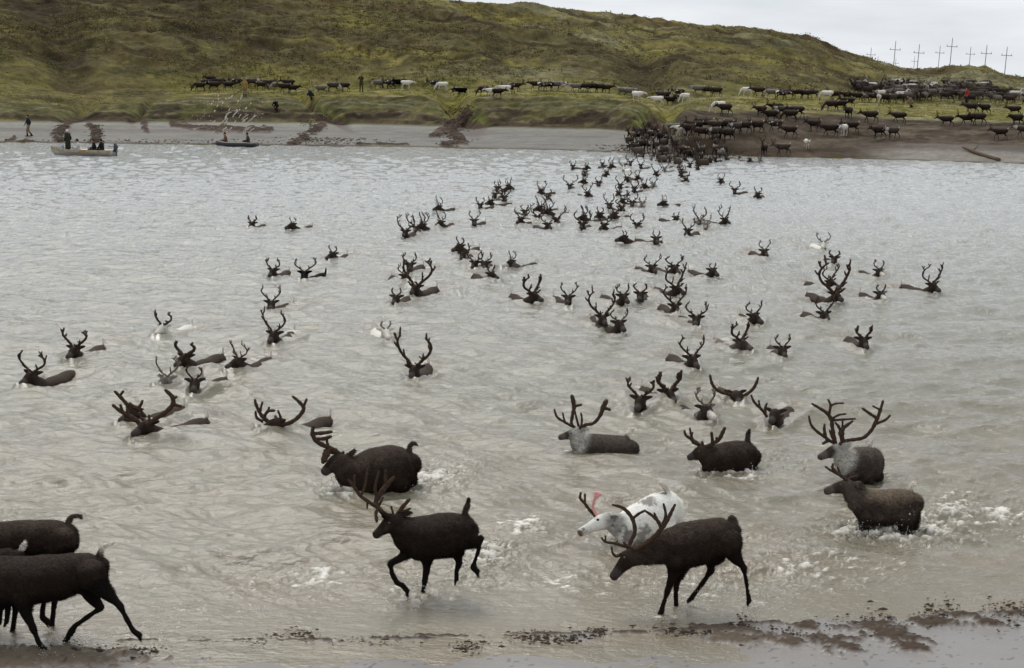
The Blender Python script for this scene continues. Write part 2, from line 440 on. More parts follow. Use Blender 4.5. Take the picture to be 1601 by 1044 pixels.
# height lookup: interpolate the sheet in (px column, Y)
def ground_z(X, Y):
    u = X / Y; j = np.interp(u, U, np.arange(nc)); j0 = int(min(max(j, 0), nc - 2)); f = j - j0
    return float((1 - f) * np.interp(Y, YY[:, j0], Z[:, j0]) + f * np.interp(Y, YY[:, j0 + 1], Z[:, j0 + 1]))
def on_land(px, py):
    """first point of the bank that the sight line through (px, py) meets"""
    d = ray(px, py); Y = 100.0
    while Y < 420:
        t = Y / d[1]; z = H + d[2] * t
        if z <= max(ground_z(d[0] * t, Y), -0.02): return np.array([d[0] * t, Y, z])
        Y += 0.15
    t = 150 / d[1]; return np.array([d[0] * t, 150, ground_z(d[0] * t, 150)])
# ------------------------------------------------------------------ near shore: wet silt flat running under the water
near_edge = curve([(-3000, 1015), (-200, 1018), (0, 1015), (200, 1008), (400, 1004), (800, 998), (1100, 988), (1300, 970), (1601, 957), (2400, 940), (5000, 930)])
EX = []; EY = []
for p in np.linspace(-2500, 4600, 140):
    q = on_z(p, float(near_edge(p))); EX.append(q[0]); EY.append(q[1])
EX = np.array(EX); EY = np.array(EY)
def edge_y(X): return np.interp(X, EX, EY)
xs = np.unique(np.concatenate([np.linspace(-60, -7, 60), np.linspace(-7, 7, 460), np.linspace(7, 60, 60)]))
ys = np.concatenate([np.linspace(-8, 11, 25), np.linspace(11.1, 22, 330), np.linspace(22.5, 118, 30)])
gx, gy = np.meshgrid(xs, ys)
dist = edge_y(gx) - gy                                       # >0 on land
gz = np.where(dist > 0, .022 * dist, .09 * dist).clip(-1.4, 2)
gz = gz + .018 * fbm(gx / 1.6, gy / .8, 3, 4) + .010 * fbm(gx / .35, gy / .25, 4, 3) * sstep(-4, -.2, dist)
# churned tracks: clods kicked up along the water's edge on the right
def blot(x, y, px, py, rx, ry, rot=0.0):
    q = on_z(px, py); dx = x - q[0]; dy = y - q[1]; cs, sn = math.cos(rot), math.sin(rot)
    return np.exp(-(((dx * cs + dy * sn) / rx) ** 2 + ((-dx * sn + dy * cs) / ry) ** 2))
churn = np.zeros_like(gx)
for px, py, rx, ry in ((1262, 982, .20, .18), (1290, 1006, .34, .20), (1320, 1018, .28, .16), (1362, 984, .38, .24), (1400, 1000, .28, .3), (1422, 1016, .22, .18), (1460, 975, .30, .2), (1500, 962, .30, .12),
                       (1580, 960, .3, .1), (1235, 1010, .22, .1), (60, 1030, 1.1, .35), (1190, 975, .3, .05), (1110, 978, .4, .04), (980, 990, .5, .05), (860, 992, .5, .04), (700, 996, .5, .04), (620, 1000, .4, .04), (480, 1002, .4, .05), (360, 1000, .6, .06), (250, 1004, .5, .05), (1130, 985, .5, .15), (1170, 1000, .5, .2), (1550, 975, .3, .14)):
    churn = np.maximum(churn, blot(gx, gy, px, py, rx, ry))
cn = fbm(gx / .12, gy / .09, 8, 5, .7)
cl = sstep(.24, .42, churn * .62 + .55 * cn * (churn > .04) )
gz = gz + cl * .038 * (1 + .6 * fbm(gx / .06, gy / .06, 9, 2))
base = np.array([.225, .208, .190])[None, None] * (1 + .10 * fbm(gx / 1.2, gy / .35, 14, 4))[..., None]
alb = base * (1 - cl[..., None]) + np.array([.060, .041, .027]) * cl[..., None]
wetb = sstep(.1, .6, fbm(gx / 2.5, gy / .6, 15, 3) + .2)
brown = np.array([.20, .16, .115])[None, None]
bl = (blot(gx, gy, 40, 1030, 2.6, .8) + .7 * blot(gx, gy, 1110, 1010, .9, .5)).clip(0, 1)[..., None]
alb = alb * (1 - .6 * bl) + brown * .6 * bl
spk = (fbm(gx / .05, gy / .05, 16, 1) > .80)[..., None]
alb = np.where(spk, alb * .45, alb)
nr2, nc2 = gx.shape; idx = np.arange(nr2 * nc2).reshape(nr2, nc2)
FQ = np.stack([idx[:-1, :-1], idx[:-1, 1:], idx[1:, 1:], idx[1:, :-1]], -1).reshape(-1, 4)
me = mesh_np("mud_flat", np.stack([gx, gy, gz], -1).reshape(-1, 3), FQ)
color_attr(me, "cover", np.concatenate([alb.reshape(-1, 3), (1 - cl * .8).reshape(-1, 1)], 1))
m_silt = mat("wet_silt", rough=.3, spec=.5)
at = N(m_silt, 'ShaderNodeAttribute', attribute_name="cover"); L(m_silt, at.outputs['Color'], bsdf(m_silt).inputs['Base Color'])
L(m_silt, ramp(m_silt, at.outputs['Alpha'], [(0, (.7,) * 3), (1, (.24,) * 3)]), bsdf(m_silt).inputs['Roughness'])
L(m_silt, ramp(m_silt, at.outputs['Alpha'], [(0.2, (.08,) * 3), (1, (.5,) * 3)]), bsdf(m_silt).inputs['Specular IOR Level'])
nz = noise(m_silt, 22, 6, .7); L(m_silt, bump(m_silt, nz.outputs['Fac'], .6, .016), bsdf(m_silt).inputs['Normal'])
props(link("mud_flat", me, m_silt), kind="structure")

# ------------------------------------------------------------------ the river
# disturbances: (x, y, heading, strength)  filled in by the herd table below
def build_water(wakes, foams, lumps):
    PYr = np.concatenate([np.arange(1068, 700, -1.05), np.arange(700, 450, -.85), np.arange(450, 208, -.55)])
    hz = 113.0
    Yr = np.array([H * 1.0 / math.tan(PITCH + math.atan((p - 522) / FPX)) for p in PYr]); Yr = Yr[(Yr > 9) & (Yr < 150)]
    Ur = np.unique(np.concatenate([np.linspace(-1.6, -.38, 60), np.linspace(-.38, .38, 1000), np.linspace(.38, 1.6, 60)]))
    Yg, Ug = np.meshgrid(Yr, Ur, indexing='ij'); Xg = Yg * Ug
    rg = np.random.RandomState(3)
    W = np.zeros_like(Xg)
    dY = np.gradient(Yr)[:, None] * -1; dY = np.abs(dY)
    res = np.maximum(dY, Yg * .00076)
    # wave trains travel mostly towards and away from the camera (crests run across), in patches
    for k in range(46):
        lam = .16 * (1.115 ** k) * rg.uniform(.9, 1.1)
        if lam > 5: break
        a = rg.normal(0, .50) + math.pi / 2 - .12
        kx, ky = math.cos(a) * 2 * math.pi / lam, math.sin(a) * 2 * math.pi / lam
        amp = .0098 * lam ** .82 * rg.uniform(.7, 1.3)
        env = .35 + 1.1 * vnoise(Xg / (lam * 5) + 7 * k, Yg / (lam * 4) - 3 * k, 200 + k)
        keep = sstep(1.5, 2.6, lam / res)
        ph = rg.uniform(0, 6.28) + 1.6 * fbm(Xg / (lam * 3), Yg / (lam * 3), 300 + k, 2)
        s = np.sin(kx * Xg + ky * Yg + ph)
        if lam > 1.6: amp = amp / (1 + (Yg / 42) ** 2 * min(1, lam - 1.4))
        elif lam > .35: amp = amp * (1 + .45 * sstep(35, 75, Yg))
        W += 1.12 * amp * env * keep * (s + .25 * (s * s))
    damp_far = 1.0
    foam = np.zeros_like(Xg); rough = np.zeros_like(Xg); mud = np.zeros_like(Xg)
    for (x, y, hd, st) in wakes:
        dx = Xg - x; dy = Yg - y
        sel = (np.abs(dx) < 3.4) & (np.abs(dy) < 3.4)
        if not sel.any(): continue
        cx, cy = math.cos(hd), math.sin(hd)
        al = -(dx[sel] * cx + dy[sel] * cy)                 # distance behind the nose
        la = dx[sel] * -cy + dy[sel] * cx
        v = .075 * st * np.exp(-((np.abs(la) - .30 * al - .10) / (.09 + .035 * al)) ** 2) * (al > -.1) * np.exp(-al / 1.6) * (1 + .5 * vnoise(al * 3 + x, la * 3 + y, 5))
        v += .04 * st * np.exp(-((al + .12) / .12) ** 2 - (la / .2) ** 2)
        t = .03 * st * np.exp(-((al - 1.3) / 1.1) ** 2 - (la / .4) ** 2) * fbm(dx[sel] / .22, dy[sel] / .16, 77, 3)
        W[sel] += v + t
        mud[sel] = np.maximum(mud[sel], (.75 * st * np.exp(-((al - 1.9) / 1.3) ** 2 - (la / .35) ** 2) + .6 * st * np.exp(-((np.abs(la) - .33 * al - .10) / (.10 + .03 * al)) ** 2) * (al > 0) * np.exp(-al / 1.5)) * (.5 + .7 * vnoise(Xg[sel] / .5, Yg[sel] / .35, 68)))  # wake streaks: stirred sediment plus weaker slope reflection, put in as brown
        wv = vnoise(Xg[sel] / .22, Yg[sel] / .13, 66)
        foam[sel] = np.maximum(foam[sel], .55 * st * np.exp(-((al - 1.55) / .55) ** 2 - (la / .22) ** 2) * sstep(.55, .8, wv))
    for (x, y, rx, ry, st, hh) in foams:
        dx = (Xg - x) / rx; dy = (Yg - y) / ry
        sel = (dx * dx + dy * dy) < 6
        if not sel.any(): continue
        e = np.exp(-(dx[sel] ** 2 + dy[sel] ** 2))
        t1 = 1 - np.abs(fbm(Xg[sel] / .50, Yg[sel] / .24, 88, 5, .65)) * 2
        t2 = fbm(Xg[sel] / .11, Yg[sel] / .10, 89, 3, .6)
        W[sel] += .85 * hh * e * (.35 + .9 * np.clip(t1, 0, 1) ** 2 + .5 * t2) * .75
        foam[sel] = np.maximum(foam[sel], sstep(.50, .85, e * .62 * st + .62 * (t1 - .55) + .38 * t2) * (e > .08))
        rough[sel] = np.maximum(rough[sel], e * st)
    for (x, y, rx, ry, hh) in lumps:
        dx = (Xg - x) / rx; dy = (Yg - y) / ry
        sel = (dx * dx + dy * dy) < 6
        if sel.any():
            e = np.exp(-(dx[sel] ** 2 + dy[sel] ** 2)); W[sel] += hh * e * (1 + .7 * fbm(Xg[sel] / .25, Yg[sel] / .2, 90, 3))
    sh = np.clip(Yg - edge_y(Xg), -1, 50)
    damp = .10 + .9 * sstep(-.1, 3.2, sh)
    Zw = W * damp
    # under the flat once well past the edge
    muddy = (.85 * sstep(17, -.3, sh) * (.65 + .5 * fbm(Xg / 1.5, Yg / .6, 93, 3))).clip(0, 1)
    muddy = np.maximum(np.maximum(muddy, .6 * rough), mud).clip(0, 1)
    nr, nc = Xg.shape; idx = np.arange(nr * nc).reshape(nr, nc)
    F = np.stack([idx[:-1, :-1], idx[:-1, 1:], idx[1:, 1:], idx[1:, :-1]], -1).reshape(-1, 4)
    me = mesh_np("river", np.stack([Xg, Yg, Zw], -1).reshape(-1, 3), F)
    color_attr(me, "surf", np.stack([foam.ravel(), muddy.ravel(), 0 * foam.ravel()], 1))
    m = mat("river_water", rough=.10, spec=.5)
    b = bsdf(m); b.inputs['IOR'].default_value = 1.45; b.inputs['Specular IOR Level'].default_value = .85
    at = N(m, 'ShaderNodeAttribute', attribute_name="surf"); sp = N(m, 'ShaderNodeSeparateColor'); L(m, at.outputs['Color'], sp.inputs[0])
    pat = noise(m, .35, 4, .6, stretch=(.5, 1, 1))
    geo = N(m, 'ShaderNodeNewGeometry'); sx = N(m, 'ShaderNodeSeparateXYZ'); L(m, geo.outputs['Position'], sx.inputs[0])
    midr = N(m, 'ShaderNodeMapRange'); L(m, sx.outputs['Y'], midr.inputs['Value']); midr.inputs['From Min'].default_value = 28; midr.inputs['From Max'].default_value = 75   # mid river mask: wind ruffling in the bump, and the paler body colour
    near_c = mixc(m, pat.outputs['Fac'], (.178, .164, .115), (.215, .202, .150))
    body = mixc(m, midr.outputs[0], near_c, (.35, .358, .335))  # bright grazing sky reflection painted into the far body colour
    body = mixc(m, sp.outputs['Green'], body, (.195, .150, .092))
    fn = noise(m, 9, 5, .7)
    fm = N(m, 'ShaderNodeMath', operation='MULTIPLY'); L(m, sp.outputs['Red'], fm.inputs[0])
    L(m, ramp(m, fn.outputs['Fac'], [(.36, (.3,) * 3), (.52, (1,) * 3)]), fm.inputs[1])
    colr = mixc(m, fm.outputs[0], body, (.80, .77, .69))
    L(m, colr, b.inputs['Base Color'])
    L(m, ramp(m, fm.outputs[0], [(0, (.07,) * 3), (.6, (.6,) * 3)]), b.inputs['Roughness'])
    n1 = noise(m, 3.6, 6, .66, stretch=(.5, 1, 1)); n2 = noise(m, 16, 4, .6, stretch=(.6, 1, 1))
    n0 = noise(m, 1.9, 4, .7, stretch=(1.0, .20, 1)); b0n = N(m, 'ShaderNodeBump', Distance=.30); L(m, n0.outputs['Fac'], b0n.inputs['Height']); L(m, midr.outputs[0], b0n.inputs['Strength']); b0 = b0n.outputs[0]
    b1 = bump(m, n1.outputs['Fac'], .75, .09, b0); b2 = bump(m, n2.outputs['Fac'], .6, .025, b1)
    L(m, b2, b.inputs['Normal'])
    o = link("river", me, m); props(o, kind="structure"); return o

EDG = random.Random(21); cls_ = []
for k in range(5200):
    px_ = EDG.uniform(-20, 1640); cen = 8 * math.sin(px_ * .011) + 5 * math.sin(px_ * .037); dens_ = float(vnoise(px_ / 46.0, 0.0, 5))
    if EDG.random() > dens_ * 1.25 - .15: continue
    py_ = float(near_edge(px_)) + cen + EDG.gauss(2, 5 + 9 * dens_ * (px_ > 1150)); w_ = on_z(px_, py_); r_ = EDG.uniform(.003, .012) * (2.2 if EDG.random() < .08 else 1)
    cls_.append((w_[0], w_[1], max(.004, .022 * (float(edge_y(w_[0])) - w_[1]) + .012) + EDG.uniform(0, .008), r_ * EDG.uniform(1.2, 2.6), r_ * 1.2, r_ * .8))
# ------------------------------------------------------------------ coats
def coat(name, back, flank, neck, belly, muzzle, patch=None, grain=.5):
    """mask attribute: R neck and mane, G muzzle ring / white marks, B belly and legs, A tail and rump white"""
    m = mat(name, rough=.68, spec=.06)
    at = N(m, 'ShaderNodeAttribute', attribute_name="coat"); sp = N(m, 'ShaderNodeSeparateColor'); L(m, at.outputs['Color'], sp.inputs[0])
    n1 = noise(m, 5, 5, .65); n2 = noise(m, 34, 4, .7, stretch=(.5, 1, 1)); n3 = noise(m, 95, 3, .7, stretch=(.45, 1, 1))
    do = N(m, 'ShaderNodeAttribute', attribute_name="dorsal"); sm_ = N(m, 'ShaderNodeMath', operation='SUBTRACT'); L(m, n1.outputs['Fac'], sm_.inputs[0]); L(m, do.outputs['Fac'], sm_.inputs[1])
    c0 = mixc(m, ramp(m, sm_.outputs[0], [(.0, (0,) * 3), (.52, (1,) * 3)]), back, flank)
    if patch is not None:
        np_ = noise(m, 3.3, 3, .5)
        c0 = mixc(m, ramp(m, np_.outputs['Fac'], [(.54, (0,) * 3), (.60, (1,) * 3)]), c0, patch)
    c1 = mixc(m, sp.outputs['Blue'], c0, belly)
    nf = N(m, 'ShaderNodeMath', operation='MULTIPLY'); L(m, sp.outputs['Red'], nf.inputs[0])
    L(m, ramp(m, n2.outputs['Fac'], [(.3, (.75,) * 3), (.6, (1,) * 3)]), nf.inputs[1])
    c2 = mixc(m, nf.outputs[0], c1, neck)
    c3 = mixc(m, sp.outputs['Green'], c2, muzzle)
    c3 = c3; c4 = mixc(m, at.outputs['Alpha'], c3, (.62, .58, .50))
    g = mixc(m, grain, c4, ramp(m, n3.outputs['Fac'], [(.38, (.40,) * 3), (.66, (1.75, 1.7, 1.62))]), 'MULTIPLY')
    tn_ = N(m, 'ShaderNodeAttribute', attribute_name="tone"); ta = N(m, 'ShaderNodeMath', operation='ADD'); L(m, tn_.outputs['Fac'], ta.inputs[0]); ta.inputs[1].default_value = 1.0
    vm = N(m, 'ShaderNodeVectorMath', operation='SCALE'); L(m, g, vm.inputs[0]); L(m, ta.outputs[0], vm.inputs['Scale'])
    g = vm.outputs[0]
    L(m, g, bsdf(m).inputs['Base Color'])
    L(m, bump(m, n3.outputs['Fac'], .6, .008, bump(m, n2.outputs['Fac'], .6, .02)), bsdf(m).inputs['Normal'])
    return m
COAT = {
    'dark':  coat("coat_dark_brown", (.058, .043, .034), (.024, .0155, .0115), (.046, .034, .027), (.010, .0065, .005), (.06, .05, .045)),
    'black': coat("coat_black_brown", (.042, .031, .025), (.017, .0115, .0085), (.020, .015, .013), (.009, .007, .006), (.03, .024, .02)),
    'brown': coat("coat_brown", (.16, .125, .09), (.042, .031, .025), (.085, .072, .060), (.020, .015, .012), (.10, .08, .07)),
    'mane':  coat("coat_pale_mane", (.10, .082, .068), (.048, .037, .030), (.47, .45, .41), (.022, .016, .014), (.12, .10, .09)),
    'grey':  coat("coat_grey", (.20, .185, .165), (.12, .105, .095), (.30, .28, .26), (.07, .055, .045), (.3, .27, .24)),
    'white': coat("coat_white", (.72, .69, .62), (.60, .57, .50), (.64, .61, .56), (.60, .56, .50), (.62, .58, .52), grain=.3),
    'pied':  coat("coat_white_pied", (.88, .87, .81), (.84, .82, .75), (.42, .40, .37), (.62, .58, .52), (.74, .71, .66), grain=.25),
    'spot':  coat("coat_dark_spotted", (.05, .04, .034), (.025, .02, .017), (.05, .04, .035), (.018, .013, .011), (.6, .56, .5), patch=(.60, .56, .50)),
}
M_VELVET = mat("antler_velvet", (.046, .031, .023), .85, .05)
nzv = noise(M_VELVET, 60, 4, .6)
L(M_VELVET, ramp(M_VELVET, nzv.outputs['Fac'], [(.3, (.028, .017, .012)), (.7, (.088, .056, .040))]), bsdf(M_VELVET).inputs['Base Color'])
L(M_VELVET, bump(M_VELVET, nzv.outputs['Fac'], .5, .004), bsdf(M_VELVET).inputs['Normal'])
M_PALEANT = mat("antler_pale_velvet", (.17, .135, .105), .8, .15)
M_PINK = mat("antler_raw_pink", (.72, .36, .33), .7, .2)
M_EYE = mat("eye_dark", (.008, .006, .005), .08, .6)
M_HOOF = mat("hoof_horn", (.02, .017, .014), .5, .3)

# ------------------------------------------------------------------ one reindeer from measured sections
def seg_dist(V, A, B):
    AB = B - A; t = np.clip(((V - A) @ AB) / (AB @ AB + 1e-9), 0, 1)
    return np.linalg.norm(V - (A + t[:, None] * AB), axis=1)
def body_mesh(name, torso, neck, head, legs, tail, ears, voxel, muzzle_len=.30, white_tail=True, fine=True, belly_z=None, neck_white=1.0):
    """torso, neck, head: lists of (xyz, half height, half width). legs: lists of (xyz, r). tail, ears: lists of (xyz, r)"""
    hk = [1.08, 1.05, .96, 1.16] if len(head) == 4 else [1.0, 1.1, 1.3]
    if fine:
        t0, t1 = torso[0], torso[1]; torso = [(np.array(t0[0], float) * .6 + np.array(t1[0], float) * .4, t0[1] * 1.25, t0[2] * 1.25)] + list(torso[1:])
    head = [(h[0], h[1] * q, h[2] * q) for h, q in zip(head, hk)]
    if fine:                                                # knees, hocks and fetlocks bend sharply and are a little thicker than the shank
        nl = []
        for lg in legs:
            q = [lg[0], lg[1]]
            for i in range(2, len(lg)):
                p0, p1 = np.array(lg[i - 1][0], float), np.array(lg[i][0], float)
                if i == len(lg) - 1: q.append(lg[i]); continue
                p2 = np.array(lg[i + 1][0], float); q += [(p1 + (p0 - p1) * .16, lg[i][1] * 1.02), (p1 + (p2 - p1) * .10, lg[i][1] * 1.08)]
                if np.linalg.norm(p2 - p1) > .12: q.append((p1 * .45 + p2 * .55, min(lg[i][1], lg[i + 1][1]) * .88))
            nl.append(q)
        legs = nl
    mb = MB()
    mb.loft(torso, 18)
    mb.loft([torso[-2]] + [torso[-1]] + neck + [head[0]], 16)
    mb.loft(head, 14)
    for lg in legs:
        P, R = catmull([p for p, r in lg], [r for p, r in lg], 3)
        mb.tube(P, R, 10); mb.ball(P[-1], R[-1], 8, 6); mb.ball(P[0], R[0], 10, 8)
    if fine:
        for i, (h_, w_) in ((2, (.80, .70)), (-2, (.86, .62))):
            c_ = np.array(torso[i][0], float); r_ = torso[i][1]; lo = torso[i][1] * .10
            for s_ in (1, -1): mb.ball(c_ + np.array([0, s_ * torso[i][2] * .42, -lo]), (r_ * w_, torso[i][2] * .66, r_ * h_), 14, 10)
        for lg in legs:
            e_ = np.array(lg[-1][0], float); d_ = e_ - np.array(lg[-2][0], float); d_ /= np.linalg.norm(d_) + 1e-9; d_ = d_ * .6 + np.array([-.35, 0, -.15]); d_ /= np.linalg.norm(d_)
            for s_ in (1, -1): mb.loft([(e_ + (0, s_ * .014, 0), .020, .014), (e_ + d_ * .035 + (0, s_ * .020, 0), .021, .015), (e_ + d_ * .065 + (0, s_ * .022, 0), .010, .010)], 8)
    if tail:
        root = np.array(torso[1][0], float) * .5 + np.array(torso[0][0], float) * .5; t0 = np.array(tail[0][0], float)
        tail = [(t0 + (root - t0) * min(1, .14 / (np.linalg.norm(root - t0) + 1e-9)), tail[0][1] * 1.5)] + list(tail)
        P, R = catmull([p for p, r in tail], [r for p, r in tail], 3); mb.tube(P, R, 8); mb.ball(P[-1], R[-1], 8, 5)
    for e in ears:
        secs = [(p, r * 1.3, max(r * .55, voxel * 1.25)) for p, r in e]; mb.loft(secs, 10, up=(.1, .2, 1) if abs(np.array(e[-1][0])[2] - np.array(e[0][0])[2]) < .08 else (1, 0, 0))
    me = fuse(name, mb, voxel, 2 if fine else 1, .5)
    n = len(me.vertices); V = np.empty(n * 3, np.float32); me.vertices.foreach_get('co', V); V = V.reshape(-1, 3).astype(float)
    ne = len(me.edges); E2 = np.empty(ne * 2, np.int32); me.edges.foreach_get('vertices', E2); E2 = E2.reshape(-1, 2)
    deg = np.bincount(E2.ravel(), minlength=n).astype(float)[:, None]
    low = np.full(n, 9.0)
    for lg in legs:
        for a, b2 in zip(lg[2:-1], lg[3:]): low = np.minimum(low, seg_dist(V, np.array(a[0], float), np.array(b2[0], float)))
    hw = sstep(.03, .10, low)
    for e_ in list(ears) + ([tail] if tail else []):
        for a, b2 in zip(e_[:-1], e_[1:]): hw = np.minimum(hw, sstep(.02, .09, seg_dist(V, np.array(a[0], float), np.array(b2[0], float))))
    hd_ = np.full(n, 9.0)
    for a, b2 in zip(head[:-1], head[1:]): hd_ = np.minimum(hd_, seg_dist(V, np.array(a[0], float), np.array(b2[0], float)))
    hw = np.minimum(hw, .12 + .88 * sstep(.09, .16, hd_))
    for it in range(12 if fine else 6):
        S = np.zeros_like(V); np.add.at(S, E2[:, 0], V[E2[:, 1]]) if False else None
        for q in range(3): S[:, q] = np.bincount(E2[:, 0], V[E2[:, 1], q], n) + np.bincount(E2[:, 1], V[E2[:, 0], q], n)
        V = V + (S / deg - V) * (.6 * hw)[:, None]
    me.vertices.foreach_set('co', V.astype(np.float32).ravel()); me.update()
    # which piece of the animal each point belongs to
    def dmin(chain, scale=1.0):
        d = np.full(n, 9.0)
        for a, b in zip(chain[:-1], chain[1:]):
            A = np.array(a[0], float); B = np.array(b[0], float); r = (a[1] + b[1]) / 2
            d = np.minimum(d, seg_dist(V, A, B) - r * scale)
        return d
    dt = dmin(torso); dn = dmin([torso[-1]] + neck + [head[0]]); dh = dmin(head)
    dl = np.full(n, 9.0)
    for lg in legs: dl = np.minimum(dl, dmin(lg[1:]))
    dtail = dmin(tail) if tail else np.full(n, 9.0)
    nk = sstep(-.03, .05, np.minimum(dt, dh + .03) - dn)
    tip = np.array(head[-1][0], float); d_tip = np.linalg.norm(V - tip, axis=1)
    hs = np.linalg.norm(np.array(head[0][0], float) - tip)
    mz = sstep(hs * .42, hs * .26, d_tip) * (1 - sstep(hs * .16, hs * .08, d_tip))
    zc = np.interp(V[:, 0] * 0, [0, 1], [0, 1])
    T = np.array([t[0] for t in torso], float)
    k = np.argmin(np.linalg.norm(V[:, None, :] - T[None], axis=2), axis=1)
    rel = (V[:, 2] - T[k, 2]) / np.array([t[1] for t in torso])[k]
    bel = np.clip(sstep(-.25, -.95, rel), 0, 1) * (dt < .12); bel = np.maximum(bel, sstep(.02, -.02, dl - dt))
    tl = np.zeros(n)
    if tail and white_tail:
        E = np.array(tail[-1][0], float); A0 = np.array(tail[0][0], float)
        tl = sstep(np.linalg.norm(E - A0) * .62, np.linalg.norm(E - A0) * .40, np.linalg.norm(V - E, axis=1))
    tn = vnoise(V[:, 0] * 9 + V[:, 1] * 7, V[:, 2] * 9, 3)
    color_attr(me, "coat", np.stack([nk * neck_white * (.75 + .5 * tn).clip(0, 1), mz, bel, tl], 1))
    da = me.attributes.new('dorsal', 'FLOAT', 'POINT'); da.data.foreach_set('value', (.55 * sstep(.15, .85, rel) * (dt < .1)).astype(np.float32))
    # coat relief
    if fine:
        V = V; nn = np.empty(n * 3, np.float32); me.vertices.foreach_get('normal', nn); nn = nn.reshape(-1, 3)
        nx = fbm(V[:, 0] * 22 + V[:, 1] * 13, V[:, 2] * 26 - V[:, 1] * 11, 9, 3); ny = fbm(V[:, 0] * 7 + V[:, 1] * 4, V[:, 2] * 8, 19, 2)
        amp = .0045 * nx * (dl > .03) * (dh > .02) + .007 * ny * (dt < .05) + nk * .006 * nx
        V = V + nn * amp[:, None]
        me.vertices.foreach_set('co', V.astype(np.float32).ravel()); me.update()
    return me

def antler_mesh(name, beams, sides=8):
    """beams: lists of (xyz, r) - main beam first, tines after"""
    mb = MB()
    for b in beams:
        P, R = catmull([p for p, r in b], [r for p, r in b], 5)
        # blunt velvet tip
        P.append(P[-1] + (P[-1] - P[-2]) / (np.linalg.norm(P[-1] - P[-2]) + 1e-9) * R[-1] * .7); R.append(R[-1] * .55)
        rr = np.random.RandomState(len(b)); R = [r * (1 + .10 * math.sin(i * 1.7)) for i, r in enumerate(R)]
        mb.tube(P, R, sides)
    return mb.mesh(name)

def fur_child(o, torso, head, legs, count=30000, coatm=None):
    """short guard hairs lying back over the coat"""
    me = o.data; n = len(me.vertices); V = np.empty(n * 3, np.float32); me.vertices.foreach_get('co', V); V = V.reshape(-1, 3).astype(float)
    nn = np.empty(n * 3, np.float32); me.vertices.foreach_get('normal', nn); nn = nn.reshape(-1, 3)
    at = np.empty(n * 4, np.float32); me.color_attributes['coat'].data.foreach_get('color', at); at = at.reshape(-1, 4)
    mk = None; dv = np.empty(n, np.float32); me.attributes['dorsal'].data.foreach_get('value', dv)
    if 'marks' in me.color_attributes: mk = np.empty(n * 4, np.float32); me.color_attributes['marks'].data.foreach_get('color', mk); mk = mk.reshape(-1, 4)
    rs = np.random.RandomState(len(V) % 1000); i = rs.randint(0, n, count)
    back = np.array(torso[0][0], float) - np.array(torso[-1][0], float); back /= np.linalg.norm(back)
    dh = np.full(count, 9.0); dl = np.full(count, 9.0); P = V[i] + rs.normal(0, .004, (count, 3)); Nn = nn[i]
    for a, b in zip(head[:-1], head[1:]): dh = np.minimum(dh, seg_dist(P, np.array(a[0], float), np.array(b[0], float)) - a[1] * 1.1)
    for lg in legs:
        for a, b in zip(lg[1:-1], lg[2:]): dl = np.minimum(dl, seg_dist(P, np.array(a[0], float), np.array(b[0], float)) - .04)
    ln = rs.uniform(.016, .036, count) * (1 + .9 * at[i, 0]); ln = np.where(dh < .015, ln * .28, ln); ln = np.where(dl < .02, ln * .38, ln)
    c1 = fbm(P[:, 0] * 9, P[:, 2] * 9, 5, 2); c2 = fbm(P[:, 0] * 26 + P[:, 1] * 20, P[:, 2] * 26, 6, 2)
    d = back[None] * .9 + np.array([0, 0, -.45])[None] + Nn * (.32 + .25 * c2)[:, None] + rs.normal(0, .16, (count, 3)) + np.stack([0 * c1, 0 * c1, c1 * .6], 1)
    d -= Nn * np.minimum(0, (d * Nn).sum(1) - .12)[:, None]; d /= np.linalg.norm(d, axis=1)[:, None]
    w = np.cross(d, Nn); w /= np.linalg.norm(w, axis=1)[:, None] + 1e-9; wd = rs.uniform(.0018, .0038, count)[:, None]
    A_ = P - Nn * .003; T1 = A_ - w * wd; T2 = A_ + w * wd; T3 = A_ + d * ln[:, None]
    VV = np.stack([T1, T2, T3], 1).reshape(-1, 3); fm = mesh_np("fur", VV, np.arange(count * 3).reshape(-1, 3), False)
    color_attr(fm, "coat", np.repeat(at[i], 3, 0))
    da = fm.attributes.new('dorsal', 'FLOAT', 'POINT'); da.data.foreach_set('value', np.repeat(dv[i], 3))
    if mk is not None: color_attr(fm, "marks", np.repeat(mk[i], 3, 0))
    tv = rs.normal(.12, .38, count) + .45 * c2 + .35 * c1 + .35 * np.clip(Nn[:, 2], 0, 1) * (at[i, 2] < .4) * 0
    if coatm in ('pied', 'white'): tv = tv * .18 + .02
    tv = np.clip(tv, -.75, 1.7); tt = np.stack([tv - .1, tv - .1, tv + .25 * np.abs(tv)], 1).reshape(-1)
    a = fm.attributes.new("tone", 'FLOAT', 'POINT'); a.data.foreach_set('value', tt.astype(np.float32))
    return link("fur", fm, COAT[coatm], parent=o)

